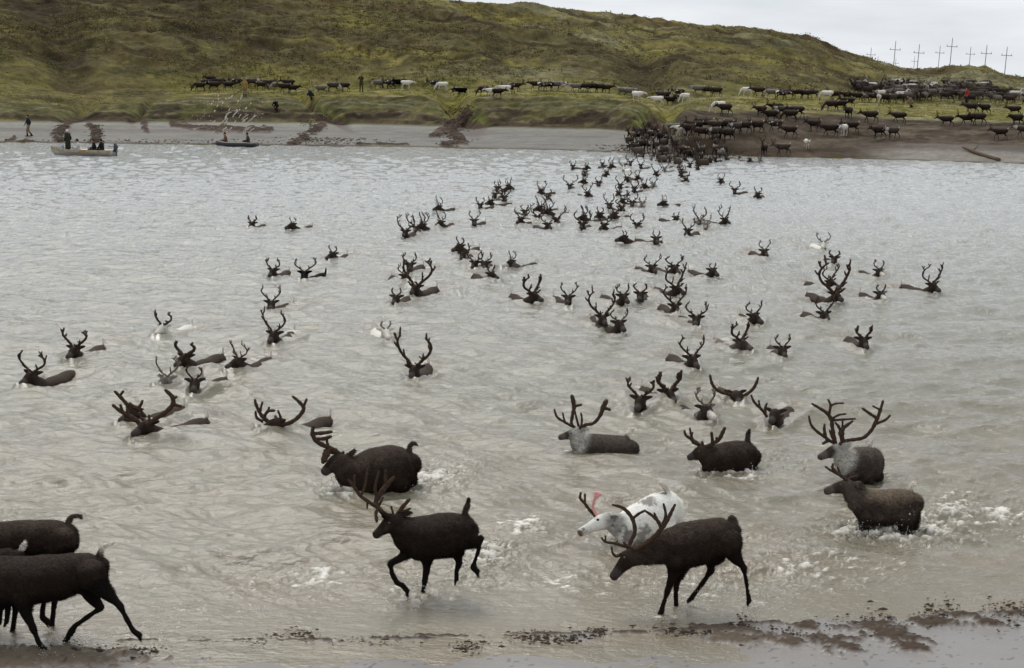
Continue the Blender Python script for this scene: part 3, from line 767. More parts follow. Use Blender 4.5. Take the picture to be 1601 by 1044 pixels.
# ------------------------------------------------------------------ generic animals in their own axes (+X ahead)
def gen_antlers(seed, size=1.0, sides=6, thick=1.0):
    """left and right antler in head axes: origin at the crown, +X towards the nose"""
    rg = random.Random(seed); out = []
    spread = rg.uniform(1.0, 1.6); lean = rg.uniform(-.1, .1); kind = rg.choice(['lyre', 'bush', 'bush', 'lyre', 'short']) if seed not in (100, 101) else 'lyre'; thick *= 1.7
    Lm = size * {'lyre': rg.uniform(.52, .68), 'bush': rg.uniform(.40, .50), 'short': rg.uniform(.27, .36)}[kind]
    for sy in (1, -1):
        k = rg.uniform(.88, 1.1); q = Lm * k; th = thick * (.75 + .35 * size) 
        def pt(x, y, z): return np.array([x * q, sy * (.04 + y * q * spread), z * q])
        B = [(pt(0, 0, -.04), .022 * th), (pt(-.14, .16, .16), .019 * th), (pt(-.22, .36, .36), .018 * th), (pt(-.18, .48 + lean, .62), .017 * th),
             (pt(-.02, .46 + lean, .86), .014 * th), (pt(.12, .34 + lean, 1.02), .009 * th)]
        beams = [B]
        def on_beam(t):
            i = min(int(t * 5), 4); f = t * 5 - i; return B[i][0] * (1 - f) + B[i + 1][0] * f
        nt = {'lyre': 3, 'bush': 5, 'short': 3}[kind]; bow = rg.uniform(.75, 1.25)
        for j in range(nt):
            t = .55 + .42 * j / max(nt - 1, 1) * rg.uniform(.85, 1.0); p = on_beam(min(t, .97)); ln = q * rg.uniform(.14, .30)
            dr = np.array([rg.uniform(-.9, .2), sy * rg.uniform(-.7, .8), rg.uniform(.4, 1.0)]); dr /= np.linalg.norm(dr)
            m1 = p + dr * ln * .55; beams.append([(p, .014 * th), (m1, .0135 * th), (p + dr * ln + np.array([0, 0, .05 * q]), .010 * th)])
            if rg.random() < .55: beams.append([(m1, .012 * th), (m1 + np.array([rg.uniform(-.1, .1), sy * rg.uniform(-.12, .12), .13]) * q, .009 * th)])
        # brow and bez tines
        for t, fx, fz in ((.04, .30, .20), (.20, .22, .34)):
            if kind == 'short' and t > .1: continue
            p = on_beam(t); f = rg.uniform(.7, 1.25) * q
            e = p + np.array([fx * f, sy * rg.uniform(-.02, .14) * q, fz * f]); mid = p + np.array([fx * f * .62, sy * .06 * q, fz * f * .30])
            beams.append([(p, .014 * th), (mid, .013 * th), (e, .009 * th)])
            for s2 in (-1, 1):
                if rg.random() < .75:
                    beams.append([(mid, .011 * th), (mid + np.array([.10 * q, sy * s2 * .09 * q, .12 * q]), .008 * th)])
        out.append(antler_mesh("antler", beams, sides))
    return out

def std_parts(pose, rg):
    """sections for a whole animal about .95 m at the withers"""
    T = [((-.54, 0, .78), .10, .08), ((-.48, 0, .77), .185, .14), ((-.34, 0, .75), .235, .19), ((-.10, 0, .71), .25, .22), ((.12, 0, .70), .26, .22), ((.32, 0, .73), .245, .18), ((.44, 0, .76), .20, .14)]
    if pose == 'graze':
        Nk = [((.56, 0, .72), .135, .09), ((.68, 0, .58), .11, .075), ((.77, 0, .44), .09, .065)]
        Hd = [((.80, 0, .37), .085, .065), ((.85, 0, .27), .072, .058), ((.90, 0, .15), .052, .045), ((.93, 0, .07), .038, .036)]
    elif pose == 'up':
        Nk = [((.53, 0, .88), .135, .09), ((.61, 0, 1.02), .11, .075), ((.67, 0, 1.13), .09, .065)]
        Hd = [((.70, 0, 1.18), .082, .065), ((.80, 0, 1.17), .072, .058), ((.92, 0, 1.12), .052, .045), ((1.01, 0, 1.08), .036, .035)]
    else:
        zz = rg.uniform(-.08, .04)
        Nk = [((.56, 0, .78), .165, .10), ((.67, 0, .82 + zz * .5), .135, .085), ((.76, 0, .86 + zz), .11, .075)]
        Hd = [((.81, 0, .885 + zz), .092, .07), ((.91, 0, .855 + zz), .08, .062), ((1.02, 0, .80 + zz), .058, .048), ((1.10, 0, .76 + zz), .038, .036)]
    st = {'walk': (.16, -.12, -.14, .14), 'stand': (.02, -.02, .03, -.03), 'graze': (.10, -.05, -.06, .08), 'up': (.0, .03, -.05, .02)}[pose]
    legs = []
    for sy, f in ((1, st[0]), (-1, st[1])):
        y = .10 * sy; lift = .0
        legs.append([((.32, y, .70), .09), ((.30, y * 1.05, .52), .055), ((.33 + f * .6, y, .33), .031), ((.31 + f, y, .12), .022), ((.33 + f, y, .045), .028), ((.35 + f, y, .012), .034)])
    for sy, f in ((1, st[2]), (-1, st[3])):
        y = .11 * sy
        legs.append([((-.36, y, .76), .13), ((-.26, y * 1.05, .56), .085), ((-.44 + f * .6, y, .36), .034), ((-.42 + f, y, .13), .024), ((-.39 + f, y, .045), .029), ((-.36 + f, y, .012), .035)])
    tail = [((-.50, 0, .88), .035), ((-.57, 0, .93), .032), ((-.58, 0, 1.03), .014)]
    return T, Nk, Hd, legs, tail
def head_extras(Hd):
    """ears and eye places from the head sections"""
    c = np.array(Hd[0][0]); d = np.array(Hd[1][0]) - c; d /= np.linalg.norm(d)
    side = np.cross((0, 0, 1), d); side /= np.linalg.norm(side); up = np.cross(d, side)
    ears = []
    for s in (1, -1):
        b = c + side * s * .05 + up * .055 - d * .01
        ears.append([(b, .026), (b + side * s * .06 + up * .03 - d * .02, .036), (b + side * s * .13 + up * .045 - d * .04, .018)])
    c1 = np.array(Hd[1][0]); eyes = [c1 + side * s * (Hd[1][2] * .93) + up * .022 - d * .015 for s in (1, -1)]
    crown = c + up * Hd[0][1] * .86 + d * .015
    return ears, eyes, crown, d, up, side
def swim_parts(turn=0.0):
    UP = .075
    T = [((-.60, 0, -.10), .10, .08), ((-.54, 0, -.12), .165, .13), ((-.38, 0, -.145), .20, .175), ((-.14, 0, -.19), .21, .20), ((.10, 0, -.19), .215, .20), ((.28, 0, -.19), .20, .165), ((.40, 0, -.17), .17, .13)]
    cs, sn = math.cos(turn), math.sin(turn)
    def tw(x, z): dx = x - .5; return (.5 + dx * cs, dx * sn, z)
    Nk = [((.48, 0, -.09), .15, .10), (tw(.58, -.03), .13, .09), (tw(.65, .03), .11, .08)]
    Hd = [(tw(.70, .075), .082, .066), (tw(.80, .072), .072, .058), (tw(.91, .045), .052, .046), (tw(.99, .025), .037, .036)]
    legs = []
    for x, y, f in ((.30, .1, .25), (.30, -.1, -.05), (-.40, .11, -.22), (-.40, -.11, .1)):
        legs.append([((x, y, -.25), .09), ((x + f * .4, y, -.45), .05), ((x + f, y, -.62), .028), ((x + f * .8, y, -.80), .022)])
    tail = [((-.57, 0, -.02), .036), ((-.62, 0, .05), .032), ((-.63, 0, .17), .012)]
    lift = lambda L_, k=1.0: [((p[0][0], p[0][1], p[0][2] + UP * k),) + tuple(p[1:]) for p in L_]
    T, Nk, Hd, legs, tail = lift(T), lift(Nk, 1.3), [(h[0], h[1] * 1.40, h[2] * 1.38) for h in lift(Hd, 1.5)], [lift(l) for l in legs], lift(tail)
    return T, Nk, Hd, legs, tail

PROTO = {}
def make_proto(key, parts, voxel, fine=False):
    T, Nk, Hd, legs, tail = parts
    ears, eyes, crown, d, up, side = head_extras(Hd)
    me = body_mesh("reindeer_" + key, T, Nk, Hd, legs, tail, ears, voxel, fine=fine)
    me.materials.append(COAT['dark'])
    M = Matrix((Vector(d), Vector(side), Vector(up))).transposed().to_4x4()
    # antlers point up: level the frame partly
    fx = Vector(d); fz = Vector((0, 0, 1)) * .6 + Vector(up) * .4; fy = fz.cross(fx).normalized(); fx = fy.cross(fz).normalized(); fz = fx.cross(fy)
    M = Matrix((fx, fy, fz)).transposed().to_4x4(); M.translation = Vector(crown)
    PROTO[key] = (me, M, eyes)
make_proto('swim', swim_parts(0), .016)
make_proto('swim_left', swim_parts(.45), .016)
make_proto('swim_right', swim_parts(-.45), .016)
for k in ('walk', 'stand', 'graze', 'up'): make_proto(k, std_parts(k, RNG), .022)
ANT = [gen_antlers(100 + s, 1.0, 6, 1.0) for s in range(14)]
SMALL = [gen_antlers(300 + s, .6, 6, 1.05) for s in range(5)]
for pr in ANT + SMALL:
    for a in pr: a.materials.append(M_VELVET)
EYE_ME = None
def eye_mesh(r):
    mb = MB(); mb.ball((0, 0, 0), r, 8, 6); me = mb.mesh("eye"); me.materials.append(M_EYE); return me
EYE_ME = eye_mesh(.017)

def reindeer(key, loc, yaw, scale, coat_name, ant, label, group=None, eyes=False, pale=False, tilt=0.0, antsize=1.0, z_tilt=None):
    me, M, ep = PROTO[key]
    o = bpy.data.objects.new("reindeer", me); COL.objects.link(o)
    o.location = loc; o.rotation_euler = (tilt, 0, yaw); o.scale = (scale,) * 3
    o.material_slots[0].link = 'OBJECT'; o.material_slots[0].material = COAT[coat_name]
    props(o, label, "reindeer", group)
    if ant is not None:
        pair = ant
        for s, a in enumerate(pair):
            c = bpy.data.objects.new("antler", a); COL.objects.link(c); c.parent = o
            c.matrix_local = M @ Matrix.Scale(antsize, 4)
            if pale: c.material_slots[0].link = 'OBJECT'; c.material_slots[0].material = M_PALEANT
    if eyes:
        for e in ep:
            c = bpy.data.objects.new("eye", EYE_ME); COL.objects.link(c); c.parent = o; c.location = Vector(e)
    return o
# ------------------------------------------------------------------ the near animals, measured one by one
FURS = []; WAKES = []; FOAMS = []; LUMPS = []; SPRAY = []
def traced(label, base, crop, torso, neck, head, legs, tail, ears, antlers, coat_name, voxel=.011, eye=None, white_tail=True, yaw_y=0.0, pale=False, neck_white=1.0, group=None, extra=None, base_z=0.0, eye_r=.016):
    """crop = (x0, y0, k): every (x, y) below is in an enlargement of the photograph, x0 + x/k. A third number is how much farther from the
    camera (metres) the point lies than the base point"""
    x0, y0, k = crop
    b = on_z(base[0], base[1], base_z); Y = b[1]
    m_px = Y / FPX / k * 1.005                                # metres per enlarged pixel
    def P(x, y, dd=0.0): return on_y(x0 + x / k, y0 + y / k, Y + dd) - b
    sec = lambda L_, wr: [(P(s[0], s[1], s[3] if len(s) > 3 else 0.0), s[2] * m_px, s[2] * m_px * (s[4] if len(s) > 4 else wr)) for s in L_]
    T = sec(torso, .82); Nk = sec(neck, .62); Hd = sec(head, .74)
    chain = lambda L_: [(P(s[0], s[1], s[3] if len(s) > 3 else 0.0), s[2] * m_px) for s in L_]
    me = body_mesh("reindeer_body", T, Nk, Hd, [chain(l) for l in legs], chain(tail) if tail else None, [chain(e) for e in ears], voxel, white_tail=white_tail, neck_white=neck_white)
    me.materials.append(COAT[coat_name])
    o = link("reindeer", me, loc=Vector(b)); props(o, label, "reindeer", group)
    FURS.append((o, T, Hd, [chain(l) for l in legs], coat_name))
    for an in antlers:
        am = antler_mesh("antler", [chain(t) for t in an], 10)
        link("antler", am, M_PALEANT if pale else M_VELVET, parent=o)
    if eye:
        for e in eye:
            em = MB(); em.ball(P(*e), eye_r, 10, 8); link("eye", em.mesh("eye"), M_EYE, parent=o)
    return o, P, m_px

C4 = (540, 720, 4.64); C3 = (380, 600, 3.48); C5 = (840, 580, 3.48); C6 = (880, 740, 4.35); C7 = (1200, 600, 4.177); C2 = (0, 780, 3.954); C1 = (0, 550, 3.48)

# E: running at the water's edge, centre left
traced("black-brown reindeer running left at the water's edge with one foreleg lifted and tail raised", (665, 932), C4,
    [(925, 520, 50, .05), (890, 490, 108, .03), (815, 510, 148), (720, 540, 172), (620, 556, 170), (530, 556, 165), (455, 535, 138, -.03)],
    [(400, 492, 98, -.05), (365, 465, 76, -.08)],
    [(345, 440, 64, -.10), (300, 478, 56, -.13), (252, 512, 40, -.17), (222, 538, 30, -.2)],
    [[(470, 640, 62, -.02), (410, 700, 36, -.06), (325, 745, 24, -.08), (338, 820, 18, -.08), (372, 885, 20, -.08), (415, 905, 19, -.08), (447, 945, 20, -.08)],
     [(580, 640, 75, .10), (590, 760, 34, .12), (577, 860, 22, .12), (562, 950, 16, .12), (548, 1000, 20, .12)],
     [(880, 560, 88, -.02), (945, 590, 46, -.06), (990, 552, 20, -.08), (965, 650, 15, -.08), (935, 740, 14, -.08), (928, 775, 24, -.08), (955, 802, 22, -.08)],
     [(800, 640, 70, .12), (815, 700, 36, .14), (826, 740, 24, .14), (806, 800, 17, .14), (806, 860, 17, .14)]],
    [(866, 372, 20), (884, 320, 19), (891, 272, 8)],
    [[(385, 400, 12, -.02), (415, 390, 20, -.03), (470, 372, 9, -.02)], [(300, 415, 12, -.16), (275, 395, 16, -.18), (262, 380, 8, -.2)]],
    [[[(300, 412, 17, -.12), (245, 350, 16, -.16), (180, 305, 14, -.22), (110, 255, 13, -.26), (62, 190, 12, -.3), (22, 140, 7, -.3)],
      [(110, 255, 11, -.26), (140, 190, 10, -.28), (160, 60, 7, -.28)], [(62, 190, 10, -.3), (66, 105, 7, -.3)], [(240, 345, 12, -.16), (222, 380, 13, -.2), (228, 440, 12, -.26)], [(160, 300, 9, -.2), (158, 345, 6, -.22)]],
     [[(330, 405, 17, -.08), (262, 370, 17, -.02), (222, 300, 20, .02), (262, 230, 21, .05), (305, 170, 19, .08), (355, 118, 9, .1)],
      [(235, 270, 14, .03), (215, 200, 12, .0), (245, 75, 7, 0)], [(295, 190, 15, .08), (290, 120, 12, .06), (290, 72, 8, .04)], [(240, 330, 12, 0), (262, 290, 10, 0), (272, 268, 8, 0)],
      [(350, 400, 10, -.06), (332, 332, 7, -.06)]],
     [[(375, 395, 15, 0), (420, 330, 16, 0), (465, 282, 12, .02)], [(385, 380, 12, 0), (440, 360, 10, -.03), (472, 346, 8, -.03)]]],
    'black', eye=[(318, 455, -.24)], white_tail=False)
FOAMS += [(*on_z(752, 880)[:2], .42, .5, .9, .12), (*on_z(668, 925)[:2], .5, .6, .6, .06), (*on_z(625, 925)[:2], .3, .3, .55, .05), (*on_z(820, 832)[:2], .45, .8, .95, .05)]
SPRAY += [(755, 888, .30, .30, 160, .02), (665, 932, .28, .12, 110, .012), (625, 915, .18, .12, 40, .012), (710, 890, .25, .15, 60, .012)]

# D: splashing through deep water behind it
traced("dark reindeer plunging left through belly-deep water, antlers swept forward over its nose", (560, 770), C3,
    [(930, 425, 52, .2), (895, 440, 104, .18), (820, 455, 132, .12), (735, 478, 142, .06), (660, 500, 134, .02), (605, 500, 112, 0)],
    [(560, 462, 80, -.03), (535, 440, 62, -.05)],
    [(520, 428, 54, -.06), (490, 440, 44, -.08), (460, 462, 32, -.12), (445, 478, 24, -.14)],
    [[(880, 520, 70, .2), (900, 600, 40, .2), (880, 700, 22, .2)], [(640, 560, 60, .1), (620, 700, 24, .1)], [(600, 560, 60, -.05), (560, 640, 30, -.1), (570, 740, 22, -.1)], [(850, 540, 60, .0), (870, 620, 34, .0), (930, 680, 20, 0)]],
    [(905, 345, 15, .2), (925, 323, 14, .2), (943, 330, 8, .2)],
    [[(560, 395, 8, 0), (588, 378, 14, -.02), (608, 360, 7, -.02)]],
    [[[(530, 385, 12, -.03), (500, 362, 13, -.08), (450, 340, 13, -.12), (400, 312, 13, -.16), (377, 270, 12, -.18), (384, 232, 9, -.2)],
      [(384, 270, 11, -.18), (430, 268, 11, -.16), (482, 260, 9, -.14)], [(402, 300, 10, -.16), (440, 298, 11, -.14), (478, 286, 9, -.12)], [(462, 338, 9, -.1), (456, 300, 7, -.1), (470, 290, 6, -.1)],
      [(510, 362, 12, -.05), (480, 352, 10, -.05)], [(470, 350, 12, -.1), (452, 385, 22, -.16), (436, 425, 14, -.22)]],
     [[(540, 388, 11, .02), (545, 372, 9, .02)], [(520, 380, 10, .02), (478, 370, 12, .05), (444, 362, 10, .08)]],
     ],
    'dark', eye=[(500, 424, -.2)], white_tail=False)
FOAMS += [(*on_z(530, 775)[:2], .4, .5, .75, .10), (*on_z(650, 755)[:2], .8, .7, .9, .10), (*on_z(700, 740)[:2], .6, 1.0, .5, .04)]
SPRAY += [(530, 765, .3, .26, 110, .016), (645, 750, .5, .28, 170, .018)]

# F
traced("brown reindeer with pale grey neck wading left, antlers swept back over its shoulders", (905, 716), C5,
    [(522, 420, 42, .0), (490, 425, 76), (420, 432, 88), (345, 430, 92), (285, 425, 88)],
    [(245, 405, 70, -.02), (222, 372, 54, -.04)],
    [(215, 340, 34, -.05), (190, 345, 30, -.07), (155, 352, 22, -.1), (125, 360, 15, -.12)],
    [[(470, 480, 50, .1), (480, 600, 16, .1)], [(480, 480, 50, -.1), (470, 600, 16, -.1)], [(240, 470, 40, -.08), (228, 560, 16, -.08)], [(260, 470, 40, .1), (255, 560, 16, .1)]],
    [(488, 352, 12), (500, 330, 11), (518, 318, 6)],
    [[(235, 320, 6, -.08), (250, 314, 12, -.1), (266, 312, 6, -.1)]],
    [[[(230, 312, 9, -.08), (265, 292, 9, -.12), (305, 284, 9, -.16), (340, 245, 10, -.2), (360, 195, 15, -.2), (376, 162, 12, -.2)], [(365, 200, 10, -.2), (395, 210, 8, -.2)],
      [(240, 300, 7, -.1), (243, 262, 6, -.1), (238, 228, 5, -.1)], [(225, 300, 7, -.1), (212, 250, 6, -.14), (205, 218, 5, -.14)]],
     [[(205, 310, 9, -.02), (186, 285, 9, 0), (192, 240, 10, .06), (200, 200, 12, .1), (195, 160, 13, .1), (188, 135, 10, .1)], [(200, 192, 9, .1), (240, 183, 7, .1)],
      [(190, 300, 8, -.04), (150, 278, 7, -.06), (108, 250, 7, -.06), (93, 208, 5, -.06)], [(150, 278, 6, -.06), (138, 228, 5, -.06)]]],
    'mane', eye=[(185, 338, -.17)], eye_r=.012)
FOAMS += [(*on_z(1000, 708)[:2], .7, .7, .35, .05), (*on_z(885, 716)[:2], .25, .35, .45, .04)]

# G
traced("dark reindeer wading left with white water breaking under its belly, thick blunt antlers", (1110, 740), C5,
    [(1185, 470, 42, .2), (1155, 462, 84, .18), (1095, 475, 104, .12), (1025, 486, 104, .06), (970, 490, 92, .0)],
    [(935, 468, 66, -.03), (912, 450, 52, -.06)],
    [(900, 440, 42, -.08), (875, 450, 36, -.1), (848, 462, 25, -.14), (828, 470, 17, -.16)],
    [[(1150, 530, 46, .2), (1170, 640, 18, .2)], [(1140, 540, 46, .0), (1150, 640, 18, .0)], [(930, 530, 36, -.08), (935, 620, 16, -.08)], [(960, 530, 40, .1), (955, 640, 16, .1)]],
    [(1143, 372, 13, .15), (1146, 345, 12, .15), (1154, 318, 6, .15)],
    [[(925, 425, 7, -.1), (948, 424, 12, -.12), (968, 420, 6, -.12)]],
    [[[(915, 412, 10, -.1), (955, 395, 11, -.14), (990, 370, 11, -.18), (1008, 335, 11, -.2), (1020, 310, 9, -.2)], [(955, 392, 10, -.15), (948, 335, 8, -.17)], [(985, 375, 9, -.18), (975, 365, 9, -.18)]],
     [[(895, 410, 10, -.04), (862, 385, 10, 0), (830, 365, 9, .04), (808, 348, 8, .06), (800, 325, 6, .06)], [(850, 380, 8, .02), (836, 345, 7, .04), (830, 310, 5, .04)],
      [(880, 400, 10, -.06), (850, 385, 11, -.08), (838, 360, 8, -.1), (845, 335, 6, -.1)], [(900, 405, 9, -.08), (898, 385, 7, -.08)]]],
    'dark', eye=[(880, 440, -.22)], eye_r=.013, white_tail=False)
FOAMS += [(*on_z(1158, 745)[:2], .42, .35, 1.0, .09), (*on_z(1115, 745)[:2], .4, .3, .6, .06), (*on_z(1210, 725)[:2], .8, .8, .4, .05)]
SPRAY += [(1150, 742, .34, .24, 140, .018), (1108, 742, .2, .12, 40, .012)]

# H: the white one
oH, PH, kH = traced("white reindeer with grey patches, brown nose, one antler and a pink broken stub", (965, 858), C6,
    [(775, 250, 70, .75), (725, 235, 128, .62), (650, 270, 152, .45), (560, 320, 150, .28), (480, 355, 138, .12), (425, 365, 112, .0)],
    [(380, 350, 88, -.06), (335, 330, 66, -.12)],
    [(305, 318, 56, -.15), (250, 335, 54, -.2), (175, 372, 38, -.28), (122, 400, 28, -.33)],
    [[(740, 330, 90, .7), (755, 430, 34, .75), (750, 560, 20, .75)], [(690, 370, 80, .35), (700, 520, 22, .35)], [(430, 440, 60, -.1), (420, 560, 24, -.1)], [(500, 440, 66, .2), (490, 580, 24, .2)]],
    [(712, 125, 22, .5), (688, 80, 19, .48), (658, 64, 13, .48)],
    [[(300, 300, 12, -.22), (330, 298, 26, -.26), (362, 290, 10, -.28)], [(215, 275, 12, -.1), (180, 262, 22, -.06), (155, 252, 9, -.04)]],
    [[[(225, 290, 14, -.15), (182, 248, 12, -.13), (150, 205, 11, -.12), (118, 168, 10, -.1), (122, 132, 8, -.1)], [(150, 205, 9, -.12), (150, 140, 7, -.1)]]],
    'pied', white_tail=True, neck_white=1.0, eye=[(238, 315, -.40)], eye_r=.018)
# pink broken stub, its second antler
am = antler_mesh("antler", [[(PH(235, 285, -.15), 16 * kH), (PH(205, 235, -.18), 10 * kH), (PH(212, 190, -.2), 9 * kH), (PH(222, 155, -.2), 14 * kH), (PH(222, 128, -.2), 12 * kH)], [(PH(216, 180, -.2), 9 * kH), (PH(240, 150, -.2), 13 * kH), (PH(262, 140, -.2), 9 * kH)], [(PH(216, 180, -.2), 9 * kH), (PH(236, 150, -.2), 13 * kH), (PH(242, 130, -.2), 10 * kH)]], 10)
link("antler", am, M_PINK, parent=oH)["label"] = "pink raw broken antler stub"
# brown nose and dark rings round eye and ear belong to its coat
def paint(o, spots):
    me = o.data; n = len(me.vertices); V = np.empty(n * 3, np.float32); me.vertices.foreach_get('co', V); V = V.reshape(-1, 3)
    col = np.zeros((n, 4), np.float32)
    for c_, r, rgb in spots:
        d = np.linalg.norm(V - np.array(c_)[None], axis=1) / r + .9 * (vnoise(V[:, 0] * 22, V[:, 2] * 22, 4) - .5) + .5 * (vnoise(V[:, 0] * 60, V[:, 2] * 60, 5) - .5)
        a = sstep(1.1, .55, d)[:, None]; col[:, :3] = col[:, :3] * (1 - a) + np.array(rgb) * a; col[:, 3] = np.maximum(col[:, 3], a[:, 0])
    color_attr(me, "marks", col)
m_p = COAT['pied']; at2 = N(m_p, 'ShaderNodeAttribute', attribute_name="marks")
old = bsdf(m_p).inputs['Base Color'].links[0].from_socket
L(m_p, mixc(m_p, at2.outputs['Alpha'], old, at2.outputs['Color']), bsdf(m_p).inputs['Base Color'])
paint(oH, [(PH(112, 402, -.34), .075, (.16, .105, .07)), (PH(240, 314, -.44), .085, (.035, .025, .02)), (PH(328, 298, -.33), .07, (.05, .035, .03)), (PH(570, 205, .25), .10, (.34, .31, .28)),
           (PH(685, 130, .50), .06, (.20, .18, .16)), (PH(405, 375, -.35), .17, (.20, .175, .16)), (PH(450, 430, -.25), .13, (.24, .21, .19)), (PH(560, 410, -.05), .15, (.33, .30, .27)), (PH(600, 260, .2), .05, (.35, .32, .29))])
FOAMS += [(*on_z(925, 850)[:2], .5, .4, .55, .05), (*on_z(1000, 862)[:2], .6, .4, .5, .04)]
SPRAY += [(950, 855, .3, .12, 60, .012)]

# I: dark, head down, front right
traced("dark brown reindeer walking left with head lowered, in front of the white one", (1105, 955), C6,
    [(1165, 385, 62, .1), (1120, 405, 122, .08), (1030, 440, 146, .05), (930, 468, 162, .02), (830, 488, 164, 0), (745, 500, 145, -.02)],
    [(670, 508, 112, -.04), (590, 535, 90, -.06), (530, 555, 74, -.08)],
    [(490, 562, 66, -.09), (440, 590, 60, -.1), (390, 645, 44, -.12), (345, 702, 30, -.14)],
    [[(765, 600, 75, -.12), (748, 690, 38, -.14), (715, 790, 22, -.14), (682, 890, 15, -.14), (668, 945, 19, -.14), (655, 968, 20, -.14)],
     [(800, 620, 66, .12), (775, 735, 26, .14), (767, 820, 16, .14), (770, 885, 16, .14), (772, 930, 18, .14)],
     [(1130, 470, 92, -.06), (1165, 560, 52, -.1), (1228, 635, 24, -.12), (1246, 730, 14, -.12), (1258, 820, 13, -.12), (1266, 862, 19, -.12)],
     [(1030, 550, 78, .14), (1005, 600, 42, .16), (1010, 655, 26, .16), (950, 745, 17, .16), (895, 818, 15, .16), (872, 850, 19, .16)]],
    [(1140, 296, 18, .08), (1165, 315, 16, .1), (1185, 350, 9, .12)],
    [[(520, 520, 10, -.15), (555, 520, 18, -.17), (596, 538, 8, -.18)]],
    [[[(445, 520, 15, -.04), (462, 460, 16, .02), (490, 400, 15, .06), (478, 320, 15, .1), (440, 262, 14, .1), (395, 228, 12, .1), (338, 214, 7, .1)], [(478, 305, 11, .1), (515, 275, 10, .08), (555, 254, 8, .08)],
      [(450, 520, 12, -.04), (410, 542, 11, -.05), (365, 562, 12, -.06), (338, 540, 9, -.06), (332, 500, 6, -.06)], [(455, 505, 12, -.04), (405, 490, 11, -.04), (345, 474, 10, -.04), (290, 465, 9, -.04), (262, 436, 6, -.04)], [(290, 462, 7, -.04), (290, 425, 6, -.04)]],
     [[(490, 520, 15, -.14), (540, 492, 15, -.18), (600, 452, 16, -.22), (650, 400, 16, -.26), (690, 350, 16, -.28), (722, 295, 14, -.3), (745, 248, 12, -.3), (763, 212, 8, -.3)],
      [(668, 375, 13, -.26), (650, 330, 13, -.26), (612, 290, 11, -.26), (556, 252, 8, -.26)], [(655, 340, 11, -.26), (635, 300, 9, -.26), (622, 270, 7, -.26)], [(680, 345, 13, -.28), (700, 285, 11, -.28), (685, 208, 8, -.28)],
      [(490, 518, 11, -.14), (440, 492, 9, -.14), (412, 468, 6, -.14)]]],
    'dark', voxel=.010, eye=[(420, 575, -.24)], white_tail=False)
FOAMS += [(*on_z(1176, 944)[:2], .28, .3, .7, .07), (*on_z(1105, 925)[:2], .9, 1.0, .5, .05), (*on_z(1035, 966)[:2], .35, .3, .6, .05), (*on_z(1010, 900)[:2], .6, .9, .35, .03), (*on_z(1255, 900)[:2], 1.0, .8, .6, .06)]
SPRAY += [(1176, 944, .2, .14, 90, .012), (1090, 932, .4, .30, 200, .012), (1036, 964, .22, .10, 90, .010), (1120, 915, .3, .4, 120, .010)]

# J
traced("tall-antlered reindeer with a bright grey-white ruff standing behind the brown one on the right", (1335, 765), C7,
    [(715, 505, 55, .62), (688, 510, 106, .52), (640, 530, 128, .36), (585, 535, 126, .2), (545, 525, 112, .06)],
    [(508, 500, 100, -.02), (482, 462, 70, -.08)],
    [(470, 430, 46, -.1), (428, 442, 42, -.14), (378, 462, 30, -.2), (342, 478, 20, -.23)],
    [[(700, 600, 60, .55), (700, 760, 20, .55)], [(640, 620, 60, .25), (640, 760, 20, .25)], [(540, 600, 50, -.02), (535, 740, 20, -.02)], [(580, 600, 50, .2), (575, 740, 20, .2)]],
    [(668, 400, 14, .45), (676, 380, 12, .45), (683, 370, 8, .45)],
    [[(480, 412, 9, -.18), (508, 402, 17, -.22), (538, 392, 7, -.24)]],
    [[[(470, 395, 13, -.16), (520, 370, 12, -.2), (580, 362, 12, -.26), (632, 348, 12, -.3), (680, 300, 12, -.32), (708, 245, 13, -.34), (733, 185, 11, -.34), (754, 112, 8, -.34)],
      [(712, 222, 11, -.34), (665, 192, 10, -.34), (620, 160, 7, -.34)], [(738, 170, 8, -.34), (688, 145, 6, -.34)], [(712, 258, 10, -.34), (768, 236, 9, -.34), (800, 206, 7, -.34)],
      [(492, 378, 14, -.18), (482, 320, 20, -.2), (500, 285, 13, -.2), (556, 243, 7, -.2)], [(480, 310, 12, -.2), (462, 275, 10, -.2), (442, 252, 6, -.2)], [(490, 290, 9, -.2), (490, 240, 6, -.2)]],
     [[(445, 392, 13, -.06), (436, 350, 13, 0), (424, 290, 13, .06), (415, 230, 14, .1), (385, 188, 12, .1), (338, 158, 10, .1), (292, 130, 7, .1)], [(402, 195, 10, .1), (412, 140, 9, .1), (395, 102, 6, .1)], [(415, 140, 9, .1), (450, 128, 7, .1), (496, 126, 6, .1)],
      [(425, 225, 9, .1), (465, 203, 8, .1), (512, 196, 6, .1)], [(430, 238, 9, .08), (500, 232, 8, .08), (574, 228, 6, .08)], [(440, 385, 12, -.08), (388, 360, 12, -.1), (372, 310, 11, -.1), (372, 264, 7, -.1)],
      [(380, 350, 11, -.1), (325, 312, 10, -.12), (285, 268, 9, -.12), (270, 210, 6, -.12)], [(392, 372, 12, -.1), (362, 390, 8, -.12)], [(448, 388, 9, -.1), (420, 345, 8, -.12), (405, 302, 6, -.12)]]],
    'mane', eye=[(428, 432, -.25)], eye_r=.013)

